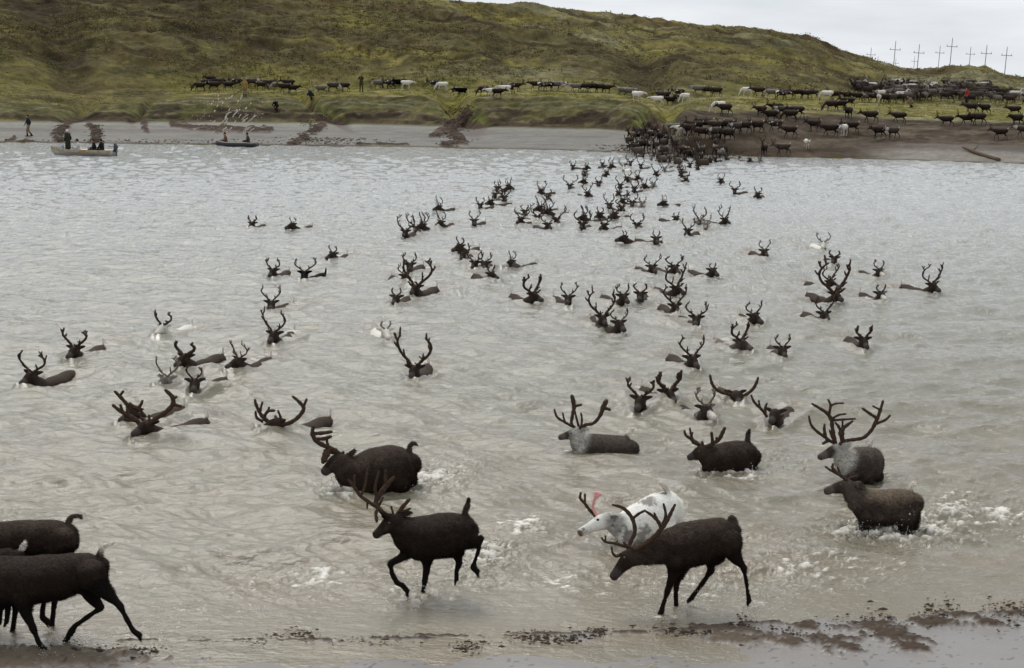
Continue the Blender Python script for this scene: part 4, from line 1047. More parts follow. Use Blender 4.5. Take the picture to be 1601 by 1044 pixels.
# K
traced("greyish brown reindeer with a pale ear crossing spray in front of the ruffed one", (1375, 830), C7,
    [(972, 770, 60, .12), (935, 780, 100, .1), (860, 800, 122, .06), (780, 808, 126, .03), (700, 806, 122, .0), (640, 785, 106, -.02)],
    [(590, 748, 88, -.04), (545, 705, 64, -.07)],
    [(520, 668, 48, -.09), (475, 675, 42, -.12), (420, 688, 32, -.16), (385, 700, 24, -.18)],
    [[(930, 860, 70, .12), (945, 1010, 22, .12)], [(900, 870, 66, -.05), (890, 1020, 22, -.05)], [(640, 870, 56, -.08), (622, 960, 26, -.1), (610, 1020, 22, -.1)], [(680, 870, 56, .12), (680, 1020, 22, .12)]],
    [(932, 690, 15, .08), (944, 665, 14, .08), (955, 636, 7, .08)],
    [[(560, 650, 10, -.12), (595, 655, 18, -.15), (628, 680, 8, -.16)]],
    [[[(520, 630, 12, -.12), (480, 600, 12, -.12), (445, 575, 12, -.12), (424, 545, 10, -.12), (430, 520, 6, -.12)], [(445, 582, 9, -.12), (405, 560, 8, -.12), (378, 540, 6, -.12)]],
     [[(540, 632, 11, -.03), (505, 618, 10, 0), (475, 590, 9, .02), (458, 542, 6, .02)], [(530, 625, 10, -.06), (555, 610, 11, -.08), (585, 602, 8, -.08)]]],
    'brown', eye=[(478, 662, -.24)], eye_r=.014)
FOAMS += [(*on_z(1345, 832)[:2], .5, .45, .9, .10), (*on_z(1450, 825)[:2], .6, .9, .8, .08), (*on_z(1530, 805)[:2], 1.1, 1.2, .75, .07), (*on_z(1400, 838)[:2], .6, .4, .8, .08), (*on_z(1300, 850)[:2], 1.2, .5, .4, .04)]
SPRAY += [(1350, 835, .35, .22, 200, .013), (1425, 825, .4, .26, 170, .013), (1390, 832, .5, .14, 100, .012)]

# A, B, C: cut by the left edge of the picture
traced("black-brown reindeer striding out of view, nearest of three at the left edge, white-tipped tail", (120, 1012), C2,
    [(635, 400, 55, .06), (590, 420, 96, .05), (500, 450, 128, .03), (370, 480, 152, .01), (210, 500, 160, 0), (60, 500, 155, 0), (-60, 480, 138, 0)],
    [(-150, 430, 110, 0), (-230, 370, 84, 0)],
    [(-280, 330, 60, 0), (-340, 345, 54, 0), (-410, 390, 40, 0), (-460, 420, 30, 0)],
    [[(570, 470, 100, -.10), (640, 560, 56, -.13), (738, 655, 24, -.14), (785, 745, 17, -.14), (822, 812, 17, -.14), (862, 842, 20, -.14)],
     [(540, 520, 84, .12), (580, 620, 46, .14), (628, 668, 24, .14), (540, 730, 17, .14), (462, 785, 17, .14), (440, 820, 22, .14), (405, 880, 20, .14)],
     [(140, 600, 76, -.1), (160, 700, 40, -.12), (200, 790, 24, -.12), (240, 890, 17, -.12), (262, 930, 24, -.12), (280, 948, 20, -.12)],
     [(20, 600, 70, .12), (-60, 720, 30, .14), (-120, 830, 18, .14), (-90, 920, 18, .14)]],
    [(615, 340, 20, .03), (640, 292, 18, .03), (700, 270, 10, .03)],
    [[(-270, 290, 12, -.08), (-240, 270, 20, -.1), (-200, 262, 9, -.12)]],
    [[[(-300, 290, 15, -.06), (-330, 220, 15, -.1), (-300, 120, 14, -.16), (-220, 60, 10, -.16)], [(-310, 270, 12, -.06), (-380, 230, 8, -.06)]],
     [[(-310, 290, 15, .06), (-350, 220, 15, .1), (-330, 120, 14, .16), (-260, 50, 10, .16)]]],
    'black', voxel=.012)
traced("reindeer at the left edge behind two nearer ones, short dark tail curled over", (60, 985), C2,
    [(440, 215, 60, .0), (400, 225, 98), (310, 238, 116), (180, 250, 128), (30, 262, 130), (-80, 262, 120)],
    [(-170, 230, 90), (-240, 180, 66)],
    [(-280, 150, 50), (-330, 165, 44), (-390, 200, 32), (-430, 225, 24)],
    [[(400, 260, 90, -.1), (330, 400, 50, -.1), (300, 520, 26, -.1), (262, 680, 16, -.1), (262, 735, 18, -.1), (290, 755, 22, -.1)], [(380, 270, 80, .1), (330, 420, 40, .1), (340, 600, 20, .1), (320, 780, 18, .1)],
     [(20, 340, 60, -.1), (60, 560, 28, -.1), (95, 680, 18, -.1), (80, 800, 18, -.1)], [(-40, 340, 60, .1), (-60, 600, 22, .1), (-60, 800, 18, .1)]],
    [(425, 130, 16), (450, 106, 14), (490, 105, 12), (503, 122, 8)],
    [], [[[(-300, 110, 12), (-330, 40, 12), (-300, -60, 10), (-220, -110, 8)]], [[(-305, 110, 12, .1), (-350, 40, 12, .15), (-330, -60, 10, .2), (-260, -110, 8, .2)]]],
    'dark', voxel=.013, white_tail=False)
traced("black reindeer squeezed between two others at the left edge, white-streaked tail tip", (20, 998), C2,
    [(125, 350, 40, .0), (90, 370, 78), (0, 400, 100), (-110, 410, 112), (-220, 410, 110)],
    [(-290, 380, 80), (-350, 340, 60)],
    [(-390, 310, 46), (-440, 325, 40), (-500, 355, 28), (-530, 375, 22)],
    [[(60, 430, 70, -.1), (60, 560, 26, -.1), (40, 760, 18, -.1)], [(40, 430, 70, .1), (0, 560, 26, .1), (0, 760, 18, .1)], [(-220, 480, 50, -.1), (-220, 760, 18, -.1)], [(-240, 480, 50, .1), (-250, 760, 18, .1)]],
    [(122, 320, 14), (140, 290, 14), (154, 262, 9)],
    [], [[[(-400, 270, 12), (-430, 200, 12), (-380, 110, 8)]], [[(-410, 270, 12, .1), (-440, 200, 12, .15), (-400, 110, 8, .2)]]],
    'black', voxel=.013)
FOAMS += [(*on_z(70, 1005)[:2], .7, .4, .5, .05), (*on_z(210, 995)[:2], .35, .25, .5, .05), (*on_z(100, 1002)[:2], .3, .2, .45, .04), (*on_z(330, 960)[:2], 1.4, 1.0, .35, .04), (*on_z(430, 925)[:2], 1.0, .6, .4, .03),
          (*on_z(60, 975)[:2], .9, .6, .4, .04), (*on_z(500, 900)[:2], 1.0, .5, .7, .03), (*on_z(880, 915)[:2], 1.0, .5, .6, .03), (*on_z(1330, 900)[:2], 1.6, .8, .45, .04)]
SPRAY += [(215, 995, .2, .1, 90, .011), (70, 1018, .3, .1, 90, .011), (105, 1003, .2, .08, 40, .010), (65, 975, .25, .1, 60, .01), (330, 965, .9, .05, 60, .01)]

for o_, T_, H_, L_, c_ in FURS: fur_child(o_, T_, H_, L_, 42000, c_)
# ------------------------------------------------------------------ the swimmers
ORD = ["leftmost", "second from left", "third from left", "fourth from left", "fifth from left", "sixth from left", "seventh from left", "eighth from left", "ninth from left", "tenth from left",
       "eleventh from left", "twelfth from left", "thirteenth from left", "fourteenth from left", "fifteenth from left", "sixteenth from left", "seventeenth from left", "eighteenth from left", "nineteenth from left", "twentieth from left",
       "twenty-first from left", "twenty-second from left", "twenty-third from left", "twenty-fourth from left", "twenty-fifth from left", "twenty-sixth from left", "twenty-seventh from left", "twenty-eighth from left"]
CW = {'dark': 'dark', 'black': 'black', 'brown': 'brown', 'mane': 'pale-necked', 'grey': 'grey', 'white': 'white', 'pied': 'pied', 'spot': 'white-spotted'}
def swimmer(hx, hy, tail=None, ant=None, size=.85, coatn='dark', label='', group=None, turn=None, deg=None, scale=None, traced_ant=None, pale=False):
    h = on_z(hx, hy)
    if tail is not None:
        t = on_z(*tail); yaw = math.atan2(h[1] - t[1], h[0] - t[0])
    else: yaw = math.radians(deg if deg is not None else RNG.uniform(225, 300))
    sc = scale or RNG.uniform(1.0, 1.12)
    key = turn or RNG.choice(['swim', 'swim', 'swim_left', 'swim_right'])
    hl = {'swim': (.86, 0), 'swim_left': (.84, .17), 'swim_right': (.84, -.17)}[key]
    cx = hl[0] * math.cos(yaw) - hl[1] * math.sin(yaw); cy = hl[0] * math.sin(yaw) + hl[1] * math.cos(yaw)
    loc = (h[0] - cx * sc, h[1] - cy * sc, RNG.uniform(-.01, .03))
    if ant is None: ant = RNG.choice(ANT)
    o = reindeer(key, loc, yaw, sc, coatn, None if traced_ant else ant, label, group, eyes=hy > 500, pale=pale, antsize=size * (.80 if ant is not None and ant in SMALL else .70 + (.08 if size > 1 else 0)) * RNG.uniform(.9, 1.1))
    if traced_ant:
        crop, Ls = traced_ant; x0, y0, k = crop; Y = h[1]; mp = Y / FPX / k
        for beams in Ls:
            am = antler_mesh("antler", [[(on_y(x0 + q[0] / k, y0 + q[1] / k, Y + (q[3] if len(q) > 3 else .12)), q[2] * mp) for q in b_] for b_ in beams], 8)
            am.materials.append(M_VELVET)
            c_ = link("antler", am, parent=o); bpy.context.view_layer.update()
            c_.matrix_parent_inverse = (Matrix.Translation(o.location) @ Matrix.Rotation(yaw, 4, 'Z') @ Matrix.Scale(sc, 4)).inverted()
    if hy > 285:
        WAKES.append((h[0] + .12 * math.cos(yaw), h[1] + .12 * math.sin(yaw), yaw, .9 if hy > 330 else .7))
    return o
S = swimmer
G1 = "reindeer swimming on the left of the river"
S(42, 611, (110, 590), ANT[3], .95, 'dark', "leftmost swimming reindeer, long upright antlers, rump and tail showing behind its head", G1)
S(112, 566, (146, 552), SMALL[1], 1.0, 'dark', "dark swimmer with thick short antlers, just above and right of the leftmost swimmer", G1)
S(250, 530, (282, 520), SMALL[0], 1.0, 'white', "white swimming reindeer with dark antlers, uppermost of the left foreground group", G1, pale=False)
S(282, 581, (332, 566), SMALL[2], 1.3, 'dark', "dark swimmer with thick tined antlers, below the white swimmer on the left", G1)
S(362, 583, (400, 568), ANT[5], .7, 'dark', "dark swimmer with one curved antler, rightmost of the row below the white swimmer", G1)
S(253, 616, (290, 602), ANT[7], .8, 'grey', "pale grey swimmer with mottled face and antlers, behind the crossed big-antlered pair", G1, pale=True)
S(304, 621, (362, 600), ANT[2], .62, 'dark', "dark swimmer with hand-shaped antler, its long brown back and tail above water", G1)
S(198, 668, (290, 642), None, 1, 'dark', "far reindeer of the overlapping big-antlered pair at the left, muzzle pushing white water", G1,
  traced_ant=(C1, [[[(735, 385, 13), (770, 350, 13), (730, 330, 12), (690, 285, 11), (655, 245, 11), (625, 215, 8)], [(650, 242, 9), (670, 214, 7)], [(700, 280, 10), (745, 305, 11), (765, 290, 9), (775, 266, 7)], [(748, 300, 10), (790, 350, 9)], [(715, 318, 9), (720, 300, 7)]],
                   [[(720, 385, 11), (690, 370, 10), (680, 355, 7)]]]))
S(220, 690, (303, 668), None, 1, 'dark', "nearest reindeer of the overlapping pair at the left, one antler sweeping back over its neck", G1,
  traced_ant=(C1, [[[(765, 400, 13), (740, 370, 13), (700, 345, 12), (655, 322, 11), (615, 290, 9)], [(668, 328, 10), (655, 288, 7)], [(740, 372, 11), (690, 365, 10), (680, 350, 8)], [(700, 345, 9), (690, 310, 7)]],
                   [[(795, 400, 14, .05), (850, 362, 14, .02), (905, 325, 14, 0), (940, 285, 14, 0), (938, 245, 13, 0), (900, 208, 9, 0)], [(940, 285, 11, 0), (985, 296, 8, 0)], [(940, 255, 9, 0), (962, 245, 7, 0)], [(815, 385, 10, .05), (810, 345, 7, .05)]]]))
S(418, 684, (508, 656), None, 1, 'dark', "reindeer swimming with wide curved antlers, alone between the left pair and the plunging one", G1,
  traced_ant=(C3, [[[(185, 232, 12), (150, 212, 12), (112, 185, 11), (88, 150, 10), (70, 110, 9), (64, 85, 6)], [(92, 150, 9), (105, 100, 6)], [(115, 180, 10), (135, 150, 9), (172, 145, 7)], [(110, 205, 9), (75, 185, 8), (68, 150, 6)], [(135, 150, 8), (142, 128, 6)]],
                   [[(215, 222, 12, .05), (268, 205, 12, 0), (312, 168, 12, 0), (330, 130, 12, 0), (305, 98, 10, 0), (270, 68, 7, 0)], [(330, 120, 9, 0), (346, 84, 7, 0)], [(212, 210, 9, .05), (202, 175, 7, .05), (190, 145, 6, .05)]]]))
S(425, 542, (452, 528), ANT[0], .9, 'dark', "dark swimmer with tall parallel upright antlers, right of the white swimmer on the left", G1)
S(605, 537, None, ANT[9], .75, 'white', "white-faced reindeer with pale branching antlers swimming straight at the camera near the centre", G1, deg=285, pale=True, turn='swim')
S(645, 598, None, ANT[0], 1.05, 'dark', "dark reindeer with very tall antlers swimming at the camera below the white-faced one", G1, deg=262, turn='swim')
S(424, 490, (460, 480), ANT[8], .8, 'dark', "dark swimmer with white-tipped tail and low spreading antlers, above the tall-antlered left one", G1)
S(424, 438, (447, 430), ANT[11], .9, 'dark', "thin-antlered dark swimmer directly left of the one with a white back", G1)
S(476, 443, (505, 436), ANT[6], .75, 'pied', "dark-headed swimmer with a bright white back, right of the thin-antlered one", G1)
S(514, 410, (533, 402), ANT[12], .9, 'dark', "dark swimmer with wide fan of antlers, uppermost of the three in the left middle", G1)
S(392, 360, (411, 355), SMALL[3], 1.0, 'dark', "small dark swimmer, left one of the farthest pair on the left", G1)
S(451, 362, (472, 358), ANT[4], .6, 'dark', "small dark swimmer with upright tail, right one of the farthest pair on the left", G1)
def cluster(phrase, group, rows_):
    rows_ = sorted(rows_, key=lambda r: r[0])
    for i, r in enumerate(rows_):
        kw = dict(r[3]) if len(r) > 3 else {}
        cn = kw.pop('coatn', 'dark')
        nm = ORD[i] if i < len(rows_) - 1 or len(rows_) == 1 else "rightmost"
        S(r[0], r[1], r[2], coatn=cn, label=f"{CW[cn]} swimming reindeer, {nm} {phrase}", group=group, **kw)
cluster("of the five heads bunched left of centre", "swimming reindeer left of centre", [
    (632, 375, (646, 369), dict(ant=ANT[1], size=1.0)), (650, 368, None, dict(ant=ANT[5], size=1.0)), (655, 362, None, dict(size=.9)), (681, 333, None, dict(ant=ANT[0], size=.8)), (684, 359, None, dict(ant=ANT[0], size=.85))])
cluster("of the four strung out below the bunched heads", "swimming reindeer in the centre left", [
    (617, 482, (634, 472), dict(ant=ANT[9], size=.95)), (646, 466, (680, 455), dict(ant=ANT[7], size=1.1)), (642, 430, (660, 424), dict(size=.8)), (640, 445, None, dict(size=.7))])
cluster("in the slanting chain of six at centre", "swimming reindeer in the centre left", [
    (712, 398, (735, 392), dict(ant=ANT[12], size=.9)), (722, 410, None, dict(size=.7)), (740, 424, (754, 418), dict(ant=ANT[3], size=.8)), (757, 426, None, dict(size=.6)), (775, 444, (755, 436), dict(size=.9)), (792, 423, (820, 418), dict(size=.6, coatn='spot'))])
cluster("in the small far group above the chain of six", "far swimming reindeer in the middle", [
    (742, 356, None, dict(size=.7)), (750, 329, None, dict(ant=SMALL[0])), (763, 324, None, dict(ant=SMALL[2])), (772, 312, None, dict(size=.6)), (778, 302, None, dict(size=.7)), (790, 318, None, {}), (800, 299, None, dict(size=.7)), (786, 308, None, {})])
cluster("in the tangle of antlers beyond the centre", "far swimming reindeer in the middle", [
    (811, 353, None, dict(ant=ANT[6])), (822, 341, None, {}), (838, 334, None, {}), (840, 350, None, dict(coatn='spot')), (851, 339, None, {}), (843, 306, None, {}), (856, 316, None, {}), (859, 362, None, dict(ant=ANT[3])), (873, 354, None, {})])
cluster("in the second tangle right of the first", "far swimming reindeer in the middle", [
    (906, 349, None, {}), (909, 362, None, dict(ant=ANT[3], size=1.0)), (934, 345, None, {}), (941, 363, None, {}), (955, 345, None, dict(size=1.0)), (974, 334, None, {}), (970, 322, None, {}), (988, 325, None, {}), (1006, 328, None, dict(coatn='grey', pale=True)), (1032, 325, None, dict(size=.5)), (952, 330, None, {}), (995, 362, (1008, 350), {})])
cluster("in the far column where it narrows", "far swimming reindeer in the middle", [
    (890, 298, None, dict(pale=True)), (923, 311, None, {}), (908, 290, None, {}), (915, 276, None, {}), (897, 266, None, dict(ant=SMALL[0])), (921, 266, None, {}), (936, 293, None, {}), (941, 262, None, {}), (965, 309, None, {}), (968, 297, None, {}), (978, 285, None, {}), (990, 303, None, {}), (1012, 298, None, {}),
    (1000, 284, None, {}), (1024, 295, None, dict(coatn='grey')), (951, 277, None, {}), (960, 265, None, {}), (975, 268, None, dict(coatn='white')), (985, 260, None, {}), (1023, 276, None, {}), (1037, 270, None, dict(coatn='grey', pale=True)), (1063, 278, None, {}), (1075, 287, None, {}), (1001, 265, None, {})])
G2 = "reindeer swimming in the right half of the river"
S(969, 383, None, ANT[10], .7, 'dark', "lone dark swimmer with bunched antlers below the two tangles", G2, deg=200)
S(1027, 386, (1010, 383), SMALL[4], .7, 'dark', "small dark swimmer low in the water facing right, right of the lone bunched-antlered one", G2)
S(842, 478, (821, 470), SMALL[0], 1.3, 'dark', "left one of the pair swimming side by side at the centre, tail at its left", G2)
S(887, 482, (862, 472), ANT[7], .7, 'dark', "right one of the pair swimming side by side at the centre", G2)
S(944, 514, None, ANT[0], 1.05, 'dark', "dark swimmer with wide lyre antlers, lowest of the centre right cluster on its left", G2, deg=280, turn='swim')
S(972, 524, None, ANT[3], .7, 'dark', "small-antlered swimmer just right of and below the wide lyre antlers", G2)
S(978, 480, None, ANT[11], .75, 'dark', "dark swimmer with thin antlers above the wide lyre antlers", G2, deg=290)
S(1000, 476, (1012, 455), ANT[12], .9, 'dark', "dark swimmer with upright tail touching the thin-antlered one's right side", G2)
S(1022, 432, (1000, 424), ANT[6], .75, 'dark', "dark swimmer heading right with bushy left antler, above the centre right cluster", G2)
S(1058, 434, None, ANT[4], .95, 'dark', "uppermost of three dark swimmers stacked one behind another at centre right", G2, deg=290)
S(1065, 468, None, ANT[1], 1.0, 'dark', "middle of three dark swimmers stacked one behind another at centre right", G2, deg=285)
S(1058, 495, None, ANT[8], .95, 'dark', "lowest of three dark swimmers stacked one behind another at centre right", G2, deg=280)
S(1087, 515, None, ANT[3], .75, 'dark', "dark swimmer with ring of antlers, right of and below the stacked three", G2, deg=285)
S(1118, 437, None, ANT[9], .7, 'dark', "lone swimmer with two upright antlers, right of the stacked three", G2, deg=295)
cluster("of the six far heads right of the tangles", G2, [
    (1060, 350, (1043, 347), dict(size=.7)), (1073, 372, None, dict(size=.85)), (1092, 355, None, dict(size=.9, coatn='mane', ant=ANT[0])), (1103, 362, None, dict(coatn='grey', pale=True, size=.7)), (1137, 354, None, dict(ant=ANT[0], size=.95)), (1050, 345, None, dict(size=.4))][:5])
cluster("of the six scattered heads nearest the far right shore", G2, [
    (1130, 289, None, dict(size=.7)), (1148, 306, None, dict(size=.9, ant=ANT[3])), (1181, 312, None, dict(ant=SMALL[1])), (1157, 250, None, dict(coatn='mane')), (1174, 254, None, dict(size=.5)), (1191, 255, None, dict(coatn='grey', size=.8))])
S(1197, 406, (1177, 399), ANT[7], .7, 'dark', "dark swimmer heading right with tail behind, left of the small white one", G2)
S(1286, 393, (1276, 390), ANT[5], .6, 'white', "small white reindeer swimming, farthest of the scattered ones on the right", G2, deg=300)
S(1302, 417, None, SMALL[2], 1.0, 'dark', "square dark head with short antlers just below the small white swimmer", G2, deg=275)
S(1378, 437, (1353, 430), ANT[2], .7, 'spot', "white-nosed swimmer with curled antlers and tail behind, left of the rightmost one", G2, turn='swim')
S(1463, 461, (1421, 452), ANT[1], .9, 'dark', "rightmost swimming reindeer, long tall antlers and white-tipped tail", G2, turn='swim')
S(1306, 456, None, ANT[6], .9, 'dark', "far one of two overlapping big-antlered swimmers on the right", G2, deg=285)
S(1311, 478, None, ANT[0], 1.25, 'dark', "near one of two overlapping swimmers on the right, widest curved antlers there", G2, deg=290, turn='swim')
S(1380, 477, None, ANT[9], .75, 'spot', "white-faced swimmer facing the camera, right of the widest curved antlers", G2, deg=280, turn='swim')
S(1292, 508, (1266, 497), ANT[7], .75, 'dark', "dark swimmer with branching antlers below the widest curved antlers", G2)
S(1352, 552, (1336, 541), SMALL[3], 1.1, 'dark', "broad dark head with curled short antlers, lowest swimmer on the far right", G2, deg=280)
S(1225, 567, None, ANT[13], .75, 'dark', "dark swimmer facing the camera with spread thick antlers, right of the brown-backed one", G2, deg=272, turn='swim')
S(1186, 512, (1174, 502), ANT[3], .75, 'dark', "dark swimmer with light ringed muzzle above the brown-backed one", G2, deg=285)
S(1168, 555, (1137, 540), SMALL[0], 1.1, 'brown', "brown-backed swimmer heading right with its hump showing", G2)
S(1086, 583, (1062, 570), ANT[8], .9, 'dark', "dark swimmer with two bowed antlers, upper left of the row of five nearing shore", G2, turn='swim')
S(998, 649, (1012, 633), SMALL[1], .9, 'dark', "dark short-antlered head, leftmost of the row of five nearing shore", G2, turn='swim')
S(1050, 640, None, SMALL[3], 1.3, 'dark', "dark grey-nosed head with flat forked antlers, second in the row nearing shore", G2, deg=285, turn='swim')
S(1110, 665, None, ANT[2], .8, 'spot', "pale-faced swimmer with ringed antlers, lowest in the row nearing shore", G2, deg=290, pale=True, turn='swim')
S(1153, 640, None, None, 1, 'dark', "dark swimmer with the widest bare U of antlers and a grey muzzle", G2, deg=275, turn='swim',
  traced_ant=(C5, [[[(1075, 140, 9), (1040, 125, 9), (1000, 115, 9), (965, 90, 9), (948, 60, 9), (940, 22, 6)], [(1040, 125, 7), (1030, 110, 5)]], [[(1105, 140, 9), (1145, 122, 9), (1175, 95, 9), (1192, 65, 9), (1202, 35, 6)], [(1120, 135, 7), (1110, 120, 5)]]]))
S(1208, 669, (1237, 642), None, 1, 'dark', "dark swimmer with one long forward antler, rightmost of the row nearing shore", G2,
  traced_ant=(C5, [[[(1250, 250, 9), (1235, 225, 9), (1212, 200, 9), (1180, 168, 8), (1164, 130, 5)], [(1212, 200, 7), (1205, 160, 5)], [(1240, 230, 9), (1242, 195, 8), (1250, 175, 5)]], [[(1300, 262, 8), (1325, 250, 8), (1340, 240, 5)]]]))

# ------------------------------------------------------------------ the jam where the herd enters the water, at the far bank
def inside(p, poly):
    r = False; j = len(poly) - 1
    for i in range(len(poly)):
        xi, yi = poly[i]; xj, yj = poly[j]
        if (yi > p[1]) != (yj > p[1]) and p[0] < (xj - xi) * (p[1] - yi) / (yj - yi) + xi: r = not r
        j = i
    return r
RJ = random.Random(12); placed = []
polyA = [(984, 232), (990, 212), (1040, 214), (1075, 222), (1142, 232), (1146, 250), (1105, 262), (1095, 276), (1062, 272), (1048, 258), (985, 244)]
n_ = 0; tries = 0
while n_ < 62 and tries < 6000:
    tries += 1
    p = (RJ.uniform(984, 1146), RJ.uniform(212, 276))
    if not inside(p, polyA) or any(abs(p[0] - q[0]) < 6.5 and abs(p[1] - q[1]) < 3.4 for q in placed): continue
    placed.append(p); n_ += 1
    cn = RJ.choice(['dark', 'dark', 'dark', 'black', 'brown', 'mane', 'spot', 'dark', 'grey'])
    if p[1] > 250 or (p[0] < 1046 and p[1] > 245):
        S(p[0], p[1], None, size=.8, coatn=cn, label="reindeer packed in the jam entering the water at the far bank", group="reindeer jammed at the water's edge", deg=RJ.uniform(240, 300))
    else:
        w = on_z(*p, -.05); z = max(ground_z(w[0], w[1]) if w[1] > 95 else -.5, -.45 if p[1] < 236 else -.6)
        w = on_z(p[0], p[1], min(0, z) * 0)
        o = reindeer(RJ.choice(['walk', 'up', 'stand', 'walk']), (w[0], w[1], max(min(z, .4), -.6)), math.radians(RJ.uniform(215, 300)), RJ.uniform(.92, 1.05), cn, RJ.choice(ANT), "reindeer packed in the jam entering the water at the far bank", "reindeer jammed at the water's edge", antsize=.85)
# ------------------------------------------------------------------ reindeer standing and walking on the far bank
def bank_row(phrase, group, rows_):
    rows_ = sorted(rows_, key=lambda r: r[0]); n = len(rows_)
    for i, r in enumerate(rows_):
        px, py, cn, pose, deg = r[:5]
        w = on_land(px, py)
        nm = ORD[i] if (i < n - 1 or n == 1) else "rightmost"
        pw = {'walk': 'walking', 'stand': 'standing', 'graze': 'grazing', 'up': 'with head up'}[pose]
        ant = RNG.choice(ANT) if RNG.random() < .75 else RNG.choice(SMALL)
        sc = RNG.uniform(.92, 1.06) * (r[5] if len(r) > 5 else 1)
        reindeer(pose, (w[0], w[1], ground_z(w[0], w[1]) - .02), math.radians(deg + RNG.uniform(-32, 32)), sc, cn, ant, f"{CW[cn]} reindeer {pw}, {nm} {phrase}", group, antsize=.62, pale=cn in ('white', 'grey'))
D, B_, W_, P_, GY, MN, BR, SP = 'dark', 'black', 'white', 'pied', 'grey', 'mane', 'brown', 'spot'
bank_row("of the dark knot on the left grass bench", "reindeer on the left grass bench", [
    (313, 143, D, 'graze', 190), (324, 139, B_, 'walk', 0), (335, 142, D, 'stand', 10), (330, 133, D, 'walk', 200), (345, 137, D, 'walk', 180), (357, 141, B_, 'walk', 0), (370, 137, SP, 'walk', 180),
    (394, 137, MN, 'stand', 20), (408, 141, D, 'graze', 0), (418, 137, BR, 'walk', 0), (433, 143, GY, 'graze', 180), (446, 145, D, 'walk', 190), (458, 147, B_, 'stand', 0), (452, 139, D, 'walk', 180)])
bank_row("of the three left of the standing herder", "reindeer on the left grass bench", [(502, 147, GY, 'walk', 180), (521, 144, MN, 'graze', 0), (539, 143, D, 'walk', 180)])
bank_row("of the six right of the standing herder", "reindeer on the left grass bench", [(592, 139, GY, 'graze', 180), (603, 138, D, 'walk', 0), (611, 139, SP, 'stand', 200), (620, 138, B_, 'walk', 0), (627, 138, P_, 'walk', 180), (635, 139, W_, 'stand', 20)])
bank_row("in the straggling line above the big gully", "reindeer above the bank gullies", [
    (680, 139, SP, 'walk', 180), (692, 142, W_, 'graze', 190), (713, 150, GY, 'walk', 0), (722, 151, P_, 'walk', 180), (757, 150, D, 'graze', 180), (770, 152, W_, 'walk', 180), (778, 153, B_, 'stand', 0), (790, 147, W_, 'walk', 180), (796, 146, D, 'walk', 190), (806, 143, D, 'walk', 0)])
bank_row("in the line on the middle grass edge", "reindeer on the middle grass edge", [
    (838, 141, D, 'walk', 180), (848, 142, SP, 'walk', 0), (857, 142, B_, 'walk', 180), (868, 142, GY, 'stand', 0), (878, 142, W_, 'walk', 180), (900, 144, GY, 'walk', 180), (913, 144, D, 'walk', 0), (926, 145, B_, 'walk', 180), (938, 145, D, 'walk', 180), (948, 146, D, 'stand', 0)])
bank_row("of those filing down the middle gully", "reindeer filing down the middle gully", [
    (974, 150, GY, 'walk', 0), (984, 152, GY, 'walk', 0), (996, 160, W_, 'walk', 340), (1028, 165, W_, 'walk', 180), (1033, 156, MN, 'walk', 0), (1042, 158, D, 'stand', 260), (1048, 165, B_, 'walk', 200), (1057, 162, D, 'walk', 240), (1071, 160, W_, 'graze', 200), (1062, 154, SP, 'walk', 200)])
bank_row("in the upper row right of the middle gully", "reindeer in the upper row right of the gully", [
    (1092, 149, GY, 'walk', 180), (1106, 150, D, 'walk', 180), (1120, 151, D, 'walk', 180), (1168, 150, W_, 'graze', 180), (1186, 151, D, 'walk', 180), (1206, 154, GY, 'graze', 180), (1221, 156, SP, 'walk', 0), (1233, 155, D, 'walk', 180), (1247, 154, B_, 'walk', 180),
    (1259, 155, D, 'stand', 0), (1271, 154, MN, 'walk', 180), (1293, 157, W_, 'graze', 180), (1306, 157, D, 'walk', 180), (1324, 158, D, 'walk', 180), (1340, 160, B_, 'walk', 180), (1354, 160, GY, 'walk', 0), (1366, 160, D, 'walk', 180), (1382, 162, D, 'walk', 180)])
bank_row("on the bright green strip at right", "reindeer on the green strip", [
    (1124, 176, W_, 'graze', 180), (1134, 181, D, 'walk', 180), (1190, 182, D, 'walk', 180), (1214, 178, B_, 'walk', 180), (1224, 182, MN, 'walk', 180), (1246, 184, D, 'walk', 180), (1300, 174, D, 'graze', 180), (1314, 173, B_, 'walk', 180), (1326, 168, D, 'walk', 180), (1326, 186, D, 'stand', 240),
    (1361, 192, D, 'walk', 180), (1406, 193, D, 'walk', 180), (1480, 198, D, 'walk', 180), (1512, 196, B_, 'walk', 180), (1530, 196, D, 'walk', 180), (1519, 178, D, 'walk', 180), (1540, 180, B_, 'walk', 180), (1590, 198, B_, 'walk', 180), (1586, 181, D, 'walk', 180)])
bank_row("on the trampled brown slope at right", "reindeer on the trampled slope", [
    (1088, 207, D, 'walk', 190), (1104, 205, D, 'walk', 180), (1120, 207, BR, 'walk', 200), (1136, 207, B_, 'walk', 180), (1151, 210, MN, 'stand', 230), (1164, 209, D, 'walk', 180), (1184, 208, D, 'walk', 180), (1206, 192, B_, 'walk', 180), (1212, 206, SP, 'walk', 200), (1236, 190, D, 'graze', 180),
    (1235, 215, D, 'walk', 180), (1273, 206, D, 'walk', 180), (1298, 214, D, 'walk', 180), (1319, 212, W_, 'stand', 260), (1331, 208, D, 'walk', 180), (1374, 217, D, 'walk', 180), (1396, 217, MN, 'walk', 180), (1564, 219, D, 'walk', 180), (1601, 215, MN, 'walk', 180),
    (1261, 232, W_, 'stand', 270, .8), (1194, 244, D, 'up', 240), (1224, 243, BR, 'walk', 200), (1098, 218, D, 'walk', 220), (1118, 220, MN, 'walk', 240), (1138, 222, D, 'walk', 210), (1066, 212, W_, 'walk', 200, .8), (1052, 208, GY, 'walk', 200, .8), (1078, 214, D, 'walk', 220)])
